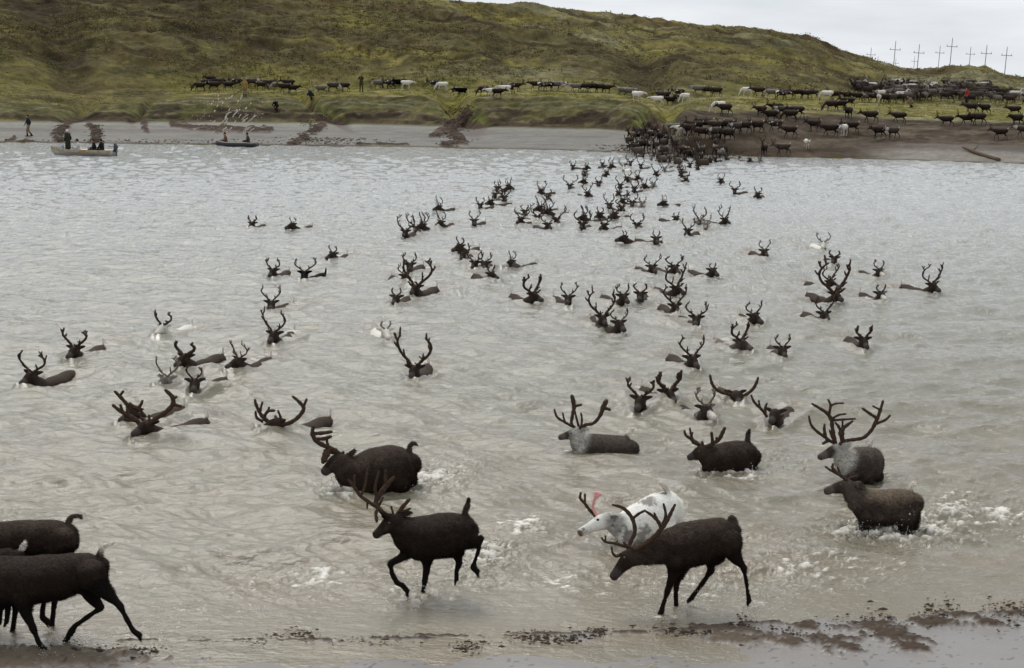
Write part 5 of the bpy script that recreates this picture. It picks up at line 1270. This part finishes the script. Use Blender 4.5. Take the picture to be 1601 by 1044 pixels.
# the far mass of the herd: one object, too many to tell apart
RM = random.Random(5); Vs = []; Fs = []; Cs = []; off = 0
def low_animal(pose):
    T, Nk, Hd, legs, tail = std_parts(pose, RM); mb = MB()
    mb.loft(T, 8); mb.loft([T[-1]] + Nk + Hd, 6)
    for lg in legs: mb.tube([p for p, r in lg][::2] + [lg[-1][0]], [r for p, r in lg][::2] + [.02], 4)
    for sy in (1, -1):
        h = np.array(Hd[0][0]) + (0, 0, .07)
        mb.tube([h, h + (-.12, sy * .12, .16), h + (-.12, sy * .2, .36), h + (.02, sy * .16, .5)], [.02, .018, .016, .01], 4); mb.tube([h, h + (.14, sy * .05, .1)], [.015, .01], 4)
    return np.array(mb.V), mb.F
low = [low_animal(p) for p in ('walk', 'graze', 'stand', 'up')]
pm = [(1335, 1395, 135, 150), (1388, 1440, 134, 148), (1370, 1450, 150, 162), (1440, 1601, 142, 164), (1455, 1545, 136, 152), (1545, 1640, 150, 166)]
k_ = 0
while k_ < 150:
    a = RM.choice(pm + pm[3:5]); px, py = RM.uniform(a[0], a[1]), RM.uniform(a[2], a[3]); w = on_land(px, py)
    V_, F_ = RM.choice(low); th = math.radians(RM.choice([180, 180, 0, 200, 160, 250]) + RM.uniform(-20, 20)); s_ = RM.uniform(.9, 1.06)
    R2 = np.array([[math.cos(th), -math.sin(th), 0], [math.sin(th), math.cos(th), 0], [0, 0, 1]])
    VV = (V_ * s_) @ R2.T + np.array([w[0], w[1], ground_z(w[0], w[1]) - .02]); Vs.append(VV)
    Fs += [tuple(i + off for i in f) for f in F_]; off += len(V_)
    c0 = RM.choice([(.03, .021, .016)] * 8 + [(.06, .046, .036)] * 5 + [(.14, .12, .10)] * 3 + [(.55, .52, .46)] * 2); Cs.append(np.tile(np.array(c0), (len(V_), 1))); k_ += 1
k_ = 0
while k_ < 48:
    p = (RM.uniform(984, 1146), RM.uniform(208, 262))
    if not inside(p, polyA): continue
    w = on_z(*p); V_, F_ = low[RM.choice([0, 2, 3])]; th = math.radians(RM.uniform(220, 300)); s_ = RM.uniform(.9, 1.05)
    R2 = np.array([[math.cos(th), -math.sin(th), 0], [math.sin(th), math.cos(th), 0], [0, 0, 1]])
    zz = ground_z(w[0], w[1]) if w[1] > 105 else -.5
    Vs.append((V_ * s_) @ R2.T + np.array([w[0], w[1], max(-.55, min(zz, .5))])); Fs += [tuple(i + off for i in f) for f in F_]; off += len(V_)
    Cs.append(np.tile(np.array(RM.choice([(.03, .021, .016), (.03, .021, .016), (.05, .036, .028), (.09, .07, .055)])), (len(V_), 1))); k_ += 1
me = mesh_np("reindeer_herd", np.vstack(Vs), Fs); color_attr(me, "fur", np.vstack(Cs))
m_h = mat("herd_fur", rough=.8, spec=.15); at = N(m_h, 'ShaderNodeAttribute', attribute_name="fur"); L(m_h, at.outputs['Color'], bsdf(m_h).inputs['Base Color'])
props(link("reindeer_herd", me, m_h), "dense mass of dark reindeer milling before the knoll and pressing into the water", "herd", kind="stuff")

# ------------------------------------------------------------------ people
M_SKIN = mat("skin", (.36, .22, .15), .6, .3)
def cloth(n_, c_): 
    m = mat(n_, c_, .85, .1); nz_ = noise(m, 14, 4, .6); L(m, mixc(m, 1.0, c_, ramp(m, nz_.outputs['Fac'], [(.3, (.6,) * 3), (.7, (1.35,) * 3)]), 'MULTIPLY'), bsdf(m).inputs['Base Color']); return m
M_NAVY = cloth("cloth_navy", (.022, .024, .032)); M_OLIVE = cloth("cloth_olive", (.055, .048, .028)); M_TAN = cloth("cloth_tan", (.20, .15, .09)); M_DKGR = cloth("cloth_dark_green", (.028, .03, .02))
M_WHITE = cloth("cloth_white", (.55, .54, .52)); M_BLACK = cloth("cloth_black", (.013, .012, .012)); M_YEL = cloth("cloth_mustard", (.30, .19, .06)); M_RED = cloth("cloth_red", (.30, .045, .03)); M_LBLUE = cloth("cloth_pale_blue", (.35, .42, .48)); M_HAIRW = cloth("hair_white", (.62, .60, .56)); M_HAIRD = cloth("hair_dark", (.02, .015, .012))
def person(loc, yaw, label, pose, top, bottom, hair, group=None, coat_long=False, hat=None):
    """own axes: +X ahead. One continuous body; coat, trousers, boots and hair over it"""
    J = dict(pel=(0, 0, .93), chest=(.02, 0, 1.30), neck=(.03, 0, 1.47), head=(.06, 0, 1.61))
    if pose == 'walk': knees = [(.16, .1, .50), (-.02, -.1, .50)]; feet = [(.14, .1, .07), (-.28, -.1, .09)]; elb = [(-.08, .26, 1.15), (.08, -.26, 1.15)]; hand = [(-.02, .27, .90), (.22, -.26, .95)]
    elif pose == 'look': knees = [(.02, .12, .50), (.02, -.12, .50)]; feet = [(0, .14, .07), (0, -.14, .07)]; elb = [(.16, .30, 1.24), (.16, -.30, 1.24)]; hand = [(.18, .10, 1.56), (.18, -.10, 1.56)]
    elif pose == 'stand': knees = [(.02, .1, .50), (.02, -.1, .50)]; feet = [(0, .11, .07), (0, -.11, .07)]; elb = [(-.02, .27, 1.14), (-.02, -.27, 1.14)]; hand = [(.12, .24, .92), (.12, -.24, .92)]
    elif pose == 'sit':
        J = dict(pel=(0, 0, .30), chest=(.04, 0, .66), neck=(.07, 0, .83), head=(.11, 0, .97)); knees = [(.40, .13, .36), (.40, -.13, .36)]; feet = [(.50, .13, .05), (.50, -.13, .05)]; elb = [(.12, .25, .52), (.12, -.25, .52)]; hand = [(.34, .14, .50), (.34, -.14, .50)]
    else:
        J = dict(pel=(-.15, 0, .48), chest=(.12, 0, .78), neck=(.24, 0, .90), head=(.33, 0, 1.0)); knees = [(.22, .14, .50), (.18, -.14, .46)]; feet = [(.05, .14, .07), (-.22, -.14, .08)]; elb = [(.30, .24, .60), (.28, -.24, .62)]; hand = [(.48, .16, .42), (.46, -.14, .44)]
    pel, ch, nk, hd = [np.array(J[k], float) for k in ('pel', 'chest', 'neck', 'head')]
    mb = MB(); mid = (pel + ch) / 2
    mb.loft([(pel - (0, 0, .04), .10, .15), (pel + (0, 0, .04), .11, .16), (mid, .10, .145), (ch, .115, .17), (ch + (nk - ch) * .6, .085, .15), (nk, .055, .06), (nk + (hd - nk) * .4, .05, .052)], 12, up=(1, 0, 0))
    mb.ball(hd, (.10, .078, .118), 12, 9); mb.ball(hd + (.095, 0, -.01), (.022, .014, .022), 6, 5); mb.ball(hd + (.07, 0, -.075), (.035, .04, .03), 8, 5)
    for s in (1, -1): mb.ball(hd + (0, s * .08, -.005), (.02, .014, .03), 6, 5)
    for s, kn, ft, el, ha in zip((1, -1), knees, feet, elb, hand):
        kn, ft, el, ha = [np.array(q, float) for q in (kn, ft, el, ha)]
        P, R = catmull([pel + (0, s * .09, -.02), (pel + (0, s * .09, 0)) * .5 + kn * .5, kn, kn * .5 + ft * .5, ft], [.09, .082, .058, .054, .038], 3); mb.tube(P, R, 10)
        mb.loft([(ft + (-.05, 0, -.02), .04, .04), (ft + (.06, 0, -.03), .035, .045), (ft + (.17, 0, -.045), .022, .04)], 8)
        sh = ch + (0, s * .17, .09); P, R = catmull([sh, el, ha], [.055, .042, .028], 4); mb.tube(P, R, 8); mb.ball(sh, .06, 8, 6)
        d = ha - el; d /= np.linalg.norm(d); palm = ha + d * .05; mb.loft([(ha, .022, .03), (palm + d * .02, .018, .042)], 8, up=(0, s, 0))
    me = fuse("person", mb, .014, 2, .4)
    for s, el, ha in zip((1, -1), elb, hand):                 # five separate fingers on each hand
        el, ha = np.array(el, float), np.array(ha, float); d = ha - el; d /= np.linalg.norm(d); a = np.cross(d, (0, s, 0)); a /= np.linalg.norm(a) + 1e-9; b3 = np.cross(a, d); fm = MB()
        for i, l_ in enumerate((.055, .068, .074, .068)):
            q = ha + d * .075 + a * (.03 - .02 * i); fm.tube([q - d * .02, q + d * l_ * .6, q + d * l_ * .95 + b3 * s * .02], [.009, .0085, .006], 6)
        q = ha + d * .02 + a * .03; fm.tube([q, q + a * .03 + d * .03, q + a * .035 + d * .06], [.011, .009, .007], 6)
        f2 = fm.mesh("f"); bmx = bmesh.new(); bmx.from_mesh(me); bmx.from_mesh(f2); bmx.to_mesh(me); bmx.free(); bpy.data.meshes.remove(f2)
    me.polygons.foreach_set('use_smooth', np.ones(len(me.polygons), dtype=bool))
    o = link("person", me, M_SKIN, loc=loc); o.rotation_euler = (0, 0, yaw); props(o, label, "person", group)
    cm = MB(); lw = pel + ((-.01, 0, -.42) if coat_long else (0, 0, -.06))
    if pose in ('sit', 'crouch'): lw = pel
    cm.loft([(lw, .17 if coat_long else .14, .22 if coat_long else .19), (pel + (0, 0, .05), .14, .19), (mid, .13, .18), (ch, .145, .205), (ch + (nk - ch) * .7, .10, .16), (nk, .075, .08)], 14, up=(1, 0, 0))
    for s, el, ha in zip((1, -1), elb, hand):
        el, ha = np.array(el, float), np.array(ha, float); sh = ch + (0, s * .17, .09); P, R = catmull([sh, el, ha - (ha - el) * .08], [.078, .06, .044], 4); cm.tube(P, R, 9); cm.ball(sh, .082, 8, 6)
    link("coat" if coat_long else "jacket", fuse("jacket", cm, .02, 2, .5), top, parent=o)
    tm = MB()
    for s, kn, ft in zip((1, -1), knees, feet):
        kn, ft = np.array(kn, float), np.array(ft, float); P, R = catmull([pel + (0, s * .08, 0), (pel + (0, s * .09, 0)) * .5 + kn * .5, kn, kn * .4 + ft * .6], [.12, .105, .078, .075], 3); tm.tube(P, R, 10)
    tm.ball(pel, (.125, .17, .12), 10, 7)
    link("trousers", fuse("trousers", tm, .02, 2, .5), bottom, parent=o)
    for s, kn, ft in zip((1, -1), knees, feet):
        kn, ft = np.array(kn, float), np.array(ft, float); bm_ = MB(); P, R = catmull([kn * .5 + ft * .5, ft + (0, 0, .01)], [.07, .055], 3); bm_.tube(P, R, 9); bm_.loft([(ft + (-.05, 0, -.02), .05, .05), (ft + (.06, 0, -.03), .042, .055), (ft + (.18, 0, -.045), .028, .048)], 8); link("boot", bm_.mesh("boot"), M_BLACK, parent=o)
    hm = MB(); hm.ball(hd + (-.02, 0, .035), (.105, .092, .105), 12, 8)
    link("hat" if hat else "hair", fuse("hair", hm, .014, 1, .4), hat or hair, parent=o)
    return o
w = on_land(45, 213); person((w[0], w[1], ground_z(w[0], w[1])), math.radians(215), "person in dark jacket and tan trousers walking on the pale mud at the far left", 'walk', M_NAVY, M_TAN, M_HAIRD)
w = on_land(565, 143); person((w[0], w[1], ground_z(w[0], w[1])), math.radians(262), "person in olive clothes standing on the grass edge with both hands raised to the face", 'look', M_OLIVE, M_OLIVE, M_HAIRD, hat=M_OLIVE)
w = on_land(383, 151); person((w[0], w[1], ground_z(w[0], w[1])), math.radians(280), "person in mustard top and tan trousers standing before the dark knot of reindeer", 'stand', M_YEL, M_TAN, M_HAIRD)
w = on_land(487, 157); person((w[0], w[1], ground_z(w[0], w[1])), math.radians(205), "person bending forward with a pale hat at the bank edge, left of the grey reindeer", 'crouch', M_NAVY, M_DKGR, M_HAIRD, hat=M_TAN)
w = on_land(432, 174); person((w[0], w[1], ground_z(w[0], w[1])), math.radians(250), "dark-clothed person crouching on the eroded bank above the small inflatable boat", 'crouch', M_BLACK, M_BLACK, M_HAIRD)
w = on_land(1511, 163); person((w[0], w[1], ground_z(w[0], w[1])), math.radians(200), "person in a red jacket standing among the herd on the right", 'stand', M_RED, M_NAVY, M_HAIRD)
w = on_land(1424, 168); person((w[0], w[1], ground_z(w[0], w[1])), math.radians(190), "person in tan clothes bending at the front of the far herd on the right", 'crouch', M_TAN, M_TAN, M_HAIRD)

# ------------------------------------------------------------------ boats
def hull(name, Lh, Wh, hh, draft, n=18, sheer=.18, bluff=.0):
    """open hull along +X (bow), with thickness"""
    V = []; F = []; prof = 9
    for i in range(n + 1):
        t = i / n; x = (t - .5) * Lh; w = Wh / 2 * (1 - max(0, (t - .55) / .45) ** 2.2 * (1 - bluff)) * (.86 + .14 * min(1, t / .3)); top = hh + sheer * max(0, t - .5) ** 2 * 4; bot = -draft + (draft + hh * .8) * max(0, (t - .8) / .2) ** 2.5
        for k in range(prof):
            a = -1 + 2 * k / (prof - 1); yy = w * math.copysign(abs(a) ** .55, a); zz = bot + (top - bot) * abs(a) ** 2.4; V.append((x, yy, zz))
    for i in range(n):
        for k in range(prof - 1):
            a = i * prof + k; F.append((a, a + 1, a + prof + 1, a + prof))
    F.append(tuple(range(prof)))
    me = mesh_np(name, np.array(V), F); bm = bmesh.new(); bm.from_mesh(me); bmesh.ops.recalc_face_normals(bm, faces=bm.faces); bmesh.ops.solidify(bm, geom=bm.faces[:], thickness=.025); bm.to_mesh(me); bm.free(); return me, prof, n
M_ALU = mat("dull_aluminium", (.36, .35, .32), .45, .5, .35); nz_ = noise(M_ALU, 5, 4, .6, stretch=(.4, 1, 3)); L(M_ALU, ramp(M_ALU, nz_.outputs['Fac'], [(.3, (.24, .23, .21)), (.7, (.44, .43, .39))]), bsdf(M_ALU).inputs['Base Color'])
M_ORANGE = mat("worn_orange_paint", (.42, .24, .06), .6, .3); nz_ = noise(M_ORANGE, 4, 4, .6); L(M_ORANGE, ramp(M_ORANGE, nz_.outputs['Fac'], [(.44, (.33, .19, .06)), (.54, (.36, .32, .25))]), bsdf(M_ORANGE).inputs['Base Color'])
M_RUB = mat("black_rubber", (.015, .014, .014), .45, .4); M_WOOD = mat("bench_wood", (.22, .16, .10), .7, .2); M_MOTOR = mat("outboard_dark_shell", (.03, .035, .05), .3, .5)
def boat_at(px, py): return on_z(px, py, 0)
bw = boat_at(129, 243)
bt = bpy.data.objects.new("motor_boat", None); COL.objects.link(bt); bt.location = bw; bt.rotation_euler = (0, 0, math.radians(172)); props(bt, "open aluminium motor boat with worn orange band, carrying people near the left shore", "boat")
hm_, _, _ = hull("hull", 4.5, 1.6, .42, .18); link("hull", hm_, M_ALU, parent=bt)
for s in (1, -1):
    gb = MB(); pts = []
    for i in range(15):
        t = i / 14; x = (t - .5) * 4.5; w_ = .8 * (1 - max(0, (t - .55) / .45) ** 2.2) * (.86 + .14 * min(1, t / .3)); top = .42 + .18 * max(0, t - .5) ** 2 * 4; pts.append((x, s * (w_ + .012), top))
    V = [];
    for q in pts: V += [(q[0], q[1] * .985, q[2] - .17), (q[0], q[1] + s * .012, q[2] - .17), (q[0], q[1] + s * .03, q[2] + .012), (q[0], q[1] * .97, q[2] + .012)]
    F = []
    for i in range(14):
        for k in range(4): F.append((i * 4 + k, i * 4 + (k + 1) % 4, i * 4 + 4 + (k + 1) % 4, i * 4 + 4 + k))
    F += [(0, 1, 2, 3), (56, 57, 58, 59)]; gb.add(V, F); mm = gb.mesh("paint_band", False); link("paint_band", mm, M_ORANGE, parent=bt)
for x in (-1.2, -.1, .9):
    sb = MB(); sb.box((x, 0, .27), (.28, 1.35 - max(0, x) * .35, .03)); link("bench", sb.mesh("bench", False), M_WOOD, parent=bt)
fb = MB(); fb.box((-.2, 0, .0), (3.2, .9, .03)); link("floor_board", fb.mesh("floor_board", False), M_WOOD, parent=bt)
mo = MB(); mo.loft([((-2.38, 0, .50), .13, .12), ((-2.40, 0, .66), .16, .13), ((-2.36, 0, .80), .10, .10)], 12, up=(1, 0, 0)); mo.tube([(-2.40, 0, .55), (-2.42, 0, .1), (-2.42, 0, -.4)], [.06, .05, .05], 8); mo.box((-2.30, 0, .40), (.10, .2, .22)); mo.tube([(-2.3, 0, .62), (-1.9, .06, .66)], [.022, .018], 6)
link("outboard_motor", mo.mesh("outboard_motor"), M_MOTOR, parent=bt)
def in_boat(root, x, y, z):
    a = root.rotation_euler.z; return (root.location.x + x * math.cos(a) - y * math.sin(a), root.location.y + x * math.sin(a) + y * math.cos(a), z)
person(in_boat(bt, .98, .1, .02), math.radians(150), "white-haired person in a long dark olive coat standing at the bow of the motor boat", 'stand', M_DKGR, M_DKGR, M_HAIRW, coat_long=True)
person(in_boat(bt, .35, -.2, .02), math.radians(190), "person in a white top sitting in the middle of the motor boat", 'sit', M_WHITE, M_LBLUE, M_HAIRD)
person(in_boat(bt, -.95, .15, .05), math.radians(200), "person in a black coat sitting in front of the outboard, left of the pair aft", 'sit', M_BLACK, M_BLACK, M_HAIRD)
person(in_boat(bt, -1.3, -.3, .05), math.radians(160), "bareheaded person in dark coat sitting closest to the outboard motor", 'sit', M_BLACK, M_BLACK, M_HAIRD)
cn_ = MB(); cn_.loft([((0, 0, .05), .13, .13), ((0, 0, .28), .14, .14), ((0, 0, .50), .11, .11)], 12, up=(1, 0, 0)); cn_.tube([(0, 0, .5), (0, 0, .58)], [.05, .045], 8); o = link("canister", cn_.mesh("canister"), M_LBLUE, loc=in_boat(bt, 1.45, 0, .12)); props(o, "pale blue canister standing in the bow of the motor boat", "canister")

rw = boat_at(372, 229); rw[2] = .06
rb = bpy.data.objects.new("rubber_boat", None); COL.objects.link(rb); rb.location = rw; rb.rotation_euler = (0, 0, math.radians(173)); props(rb, "low black inflatable boat with two people in front of the pale mud shelf", "inflatable boat")
tb = MB()
ring = [(-1.5, .45), (-.8, .52), (0, .54), (.8, .50), (1.35, .30), (1.6, 0), (1.35, -.30), (.8, -.50), (0, -.54), (-.8, -.52), (-1.5, -.45)]
P, R = catmull([(x, y, .10 + .12 * max(0, x - .8)) for x, y in ring], [.15] + [.22] * 9 + [.15], 3); tb.tube(P, R, 10); tb.tube([(-1.4, -.5, .1), (-1.4, .5, .1)], [.13, .13], 10); link("side_tube", tb.mesh("side_tube"), M_RUB, parent=rb)
fb = MB(); fb.box((0, 0, .02), (2.7, .8, .03)); link("floor_board", fb.mesh("floor_board", False), M_WOOD, parent=rb)
ob = MB(); ob.tube([(.1, -.2, .22), (.6, -.75, .42)], [.02, .02], 6); ob.box((.78, -.95, .48), (.34, .36, .03), Matrix.Rotation(.8, 3, 'Z')); o = link("oar", ob.mesh("oar"), M_RUB, loc=rb.location); o.rotation_euler = rb.rotation_euler; props(o, "dark oar raised over the side of the inflatable boat", "oar")
person(in_boat(rb, .95, 0, .0), math.radians(200), "person in a reddish brown jacket sitting in the bow of the inflatable boat", 'sit', cloth("cloth_rust", (.14, .07, .045)), M_NAVY, M_HAIRD)
person(in_boat(rb, -.85, 0, .0), math.radians(180), "person in a wide dark olive poncho sitting in the stern of the inflatable boat", 'sit', M_OLIVE, M_DKGR, M_HAIRD, hat=M_BLACK)

# ------------------------------------------------------------------ power line poles behind the hill
M_POLE = mat("weathered_pole", (.26, .24, .22), .9, .1); M_CER = mat("insulator_white", (.5, .5, .48), .3, .5)
POLES = [(1332, 84, 93, 'far'), (1347.5, 87, 94, 'far'), (1360.5, 76, 101, 'mid'), (1371, 89, 102, 'far'), (1397.5, 66, 107, 'near'), (1399, 92, 107, 'far'), (1429, 89, 109, 'far'), (1434.5, 71, 109, 'near'), (1467.5, 73, 107, 'mid'), (1485.5, 61, 103, 'near'), (1516, 75, 104, 'mid'), (1540, 72, 109, 'near'), (1572, 75, 119, 'near')]
pl = 0
for px, pt, pbm, kd in POLES:
    Y = {'near': 330, 'mid': 400, 'far': 560}[kd]; top = on_y(px, pt, Y); hgt = top[2] + .6 if top[2] > 0 else 9.5; gz_ = top[2] - {'near': 9.6, 'mid': 9.4, 'far': 9.2}[kd]
    o = bpy.data.objects.new("utility_pole", None); COL.objects.link(o); o.location = (top[0], Y, min(gz_, 3.0)); o.rotation_euler = (0, math.radians([2.2, 2.6, 1.6, 2.4][pl % 4]), 0)
    hgt = top[2] - o.location.z
    a = MB(); a.tube([(0, 0, 0), (0, 0, hgt)], [.10, .075], 8); link("pole", a.mesh("pole"), M_POLE, parent=o)
    ca = MB(); ca.box((0, -.17, hgt - 1.5), (2.3 if kd != 'far' else 2.1, .10, .11)); link("crossarm", ca.mesh("crossarm", False), M_POLE, parent=o)
    for x in (-1.0, 1.0, 0):
        ia = MB(); zz = hgt - 1.45 if x else hgt + .0; ia.tube([(x, -.17 if x else 0, zz), (x, -.17 if x else 0, zz + .32)], [.05, .08], 6); link("insulator", ia.mesh("insulator"), M_CER, parent=o)
    txt = "thirteenth" if False else ["leftmost faint", "second faint", "first clearly visible", "small faint", "tall", "faint short", "faint short", "tall", "thin middling", "tallest", "middling", "tall", "rightmost tall"][pl]
    plc = ["at the hill's shoulder", "right of the leftmost faint one", "left of the first gap on the skyline", "just right of the first clearly visible one", "left of centre in the row, with a faint one at its foot", "at the foot of the first tall one", "beside the second tall one, on its left",
           "over the dip left of the knoll", "at the left foot of the knoll", "on the knoll, highest in the row", "behind the top of the knoll", "on the right slope of the knoll", "past the knoll, nearest the right edge"][pl]
    lb = f"{txt} utility pole {plc}"; props(o, " ".join(lb.split()[:16]), "utility pole", "power line poles on the skyline"); pl += 1

# ------------------------------------------------------------------ driftwood, clods, spray, scrub
a_ = on_land(1505, 235); b_ = on_land(1562, 252); lg = MB(); P, R = catmull([a_ + (0, 0, .25), a_ * .6 + b_ * .4 + np.array([0, 0, .12]), b_ + (0, 0, .08)], [.07, .14, .17], 4); lg.tube([p - np.array(a_) for p in P], R, 8)
lg.tube([P[3] - a_, P[3] - a_ + np.array([.5, .3, .45])], [.05, .03], 6)
o = link("driftwood_log", lg.mesh("driftwood_log"), mat("wet_log_bark", (.11, .075, .05), .8, .2), loc=a_); props(o, "long brown driftwood log lying on the mud at the far right waterline", "log")
def octas(pts, name, m):
    n = len(pts); P = np.array([p[:3] for p in pts]); Rr = np.array([p[3:6] for p in pts])
    o8 = np.array([[1, 0, 0], [-1, 0, 0], [0, 1, 0], [0, -1, 0], [0, 0, 1], [0, 0, -1]], float)
    V = P[:, None, :] + o8[None] * Rr[:, None, :]; f = np.array([[0, 2, 4], [2, 1, 4], [1, 3, 4], [3, 0, 4], [2, 0, 5], [1, 2, 5], [3, 1, 5], [0, 3, 5]])
    F = (np.arange(n)[:, None, None] * 6 + f[None]).reshape(-1, 3); return link(name, mesh_np(name, V.reshape(-1, 3), F), m)
RS = random.Random(3); drops = []
for (px, py, rr_, hh, n, r0) in SPRAY:
    w = on_z(px, py)
    for k in range(int(n * 1.7)):
        nk_ = k % 9; 
        if nk_ == 0: ax, ay, az = RS.gauss(0, rr_ * .5), RS.gauss(0, rr_ * .5), abs(RS.gauss(.5, .35)) * hh
        t = RS.random(); r = r0 * RS.uniform(.18, .62) * (1.2 - .6 * t)
        x = ax * (1 + .8 * t) + RS.gauss(0, .03); y = ay * (1 + .8 * t) + RS.gauss(0, .03); z = max(.0, az * (1.6 * t - .6 * t * t) + RS.gauss(0, .02))
        drops.append((w[0] + x, w[1] + y, z, r * RS.uniform(.8, 1.5), r, r * RS.uniform(.9, 1.6)))
m_drop = mat("spray_foam", (.68, .66, .60), .35, .5)
props(octas(drops, "water_spray", m_drop), "white drops thrown up around the legs of the running reindeer", "water spray", kind="stuff")
# fan of thrown water behind the inflatable boat
fan = []
c0 = on_z(345, 226)
for k in range(46):
    # parabolic streaks flying up and right
    t0 = RS.random(); px_ = 352 + RS.uniform(-25, 45); py_ = RS.uniform(150, 212); ln = RS.uniform(.15, .8) if py_ > 180 else RS.uniform(.05, .2)
    w = on_y(px_, py_, c0[1] + RS.uniform(-1, 2.0)); dx = RS.uniform(.25, .6)
    for q in range(10):
        u = q / 9; fan.append((w[0] + dx * ln * u * 1.3 + RS.gauss(0, .01), w[1], w[2] + ln * (u - .35 * u * u) + RS.gauss(0, .01), .03, .03, .05))
for k in range(90):
    w = on_y(RS.uniform(300, 415), RS.uniform(148, 200), c0[1] + RS.uniform(-1, 2)); fan.append((*w, .03, .03, .03))
props(octas(fan, "thrown_water", mat("thrown_drops", (.62, .57, .50), .4, .4)), "fan of thrown water streaks above the inflatable boat", "water spray", kind="stuff")
# clods along the far shelf gullies and drift lines
cl_ = []
for k in range(2200):
    g = RS.choice([(505, 18, 180, 222), (722, 30, 165, 226), (722, 30, 165, 226), (1000, 60, 226, 236), (96, 10, 195, 222), (150, 10, 195, 222), (520, 70, 215, 226), (240, 240, 218, 225)])
    px_ = RS.gauss(g[0], g[1] * .5); py_ = RS.uniform(g[2], g[3]); 
    if g[0] in (505, 722): px_ = g[0] + (-20 if g[0] == 722 else -30) * ((py_ - 165) / 60) + 10 * math.sin(py_ * .35) + RS.gauss(0, g[1] * .33)
    if py_ > float(py_shore(px_)) - 1: continue
    w = on_land(px_, py_); s_ = RS.uniform(.03, .09); cl_.append((w[0], w[1], ground_z(w[0], w[1]) + s_ * .1, s_ * 1.4, s_ * 1.3, s_ * RS.uniform(.5, .9)))
props(octas(cls_, 'shore_debris', mat('wet_debris', (.05, .033, .021), .7, .3)), 'small dark clods and debris strewn along the near water edge', 'mud', kind='stuff')
props(octas(cl_, "mud_clods", mat("dark_clods", (.07, .048, .034), .8, .25)), "brown mud clods along the shelf gullies and drift lines", "mud", kind="stuff")
# low scrub over the hills: small leaf clumps
NS = 40000; rs = np.random.RandomState(8)
jj = rs.randint(60, nc - 60, NS * 2); rr = rs.randint(10 + 60 + 56 + 2, 10 + 60 + 56 + 46 + 248, NS * 2)
bx, by, bz = XX[rr, jj], YY[rr, jj], Z[rr, jj]; dens = fbm(bx / 7, by / 3.5, 141, 4); keep = (dens + rs.uniform(-.5, .5, NS * 2)) > .12; keep &= (SS[rr, jj] > 2.9) | (rs.uniform(0, 1, NS * 2) < .8)
bx, by, bz = bx[keep][:NS], by[keep][:NS], bz[keep][:NS]; n = len(bx); K = 9
cx = np.repeat(bx, K); cy = np.repeat(by, K); cz = np.repeat(bz, K); sz = np.repeat(rs.uniform(.08, .25, n) * np.where(rs.uniform(0, 1, n) < .1, 1.7, 1) * np.where(by < 165, .6, 1), K)
o1 = rs.normal(0, 1, (n * K, 3)) * sz[:, None] * np.array([.75, .6, .32]); o1[:, 2] = np.abs(o1[:, 2]) + .02
ctr = np.stack([cx, cy, cz], 1) + o1; d1 = rs.normal(0, 1, (n * K, 3)); d1 /= np.linalg.norm(d1, axis=1)[:, None]; d2 = rs.normal(0, 1, (n * K, 3)); d2 /= np.linalg.norm(d2, axis=1)[:, None]
ls = (sz * .34)[:, None]; V = np.stack([ctr - d1 * ls, ctr + d2 * ls * .8, ctr + d1 * ls + np.array([0, 0, .03]), ctr - d2 * ls * .8], 1).reshape(-1, 3)
F = np.arange(n * K * 4).reshape(-1, 4); me = mesh_np("tundra_scrub", V, F, False)
tone = np.repeat(rs.uniform(0, 1, n), K * 4)[:, None]; rightness = np.repeat(np.clip((bx / by + .05) / .3, 0, 1), K * 4)[:, None]
cA = np.array([.11, .095, .035]) * (1 - tone) + np.array([.20, .175, .065]) * tone; cB = np.array([.14, .135, .075]) * (1 - tone) + np.array([.25, .255, .165]) * tone
cc = cA * (1 - rightness * .8) + cB * rightness * .8; br = (np.repeat(rs.uniform(0, 1, n), K * 4) < .25)[:, None]; ben_ = np.repeat(by < 168, K * 4)[:, None]; cc = np.where(ben_, np.array([.17, .16, .045]) * (.6 + .8 * tone), cc)
cc = np.where(br & ~ben_, np.array([.11, .075, .04]), cc)
color_attr(me, "leaf", cc); m_s = mat("scrub_leaves", rough=.9, spec=.1); at = N(m_s, 'ShaderNodeAttribute', attribute_name="leaf"); L(m_s, at.outputs['Color'], bsdf(m_s).inputs['Base Color'])
props(link("tundra_scrub", me, m_s), "low olive and grey-green scrub covering the hillside", "scrub", kind="stuff")

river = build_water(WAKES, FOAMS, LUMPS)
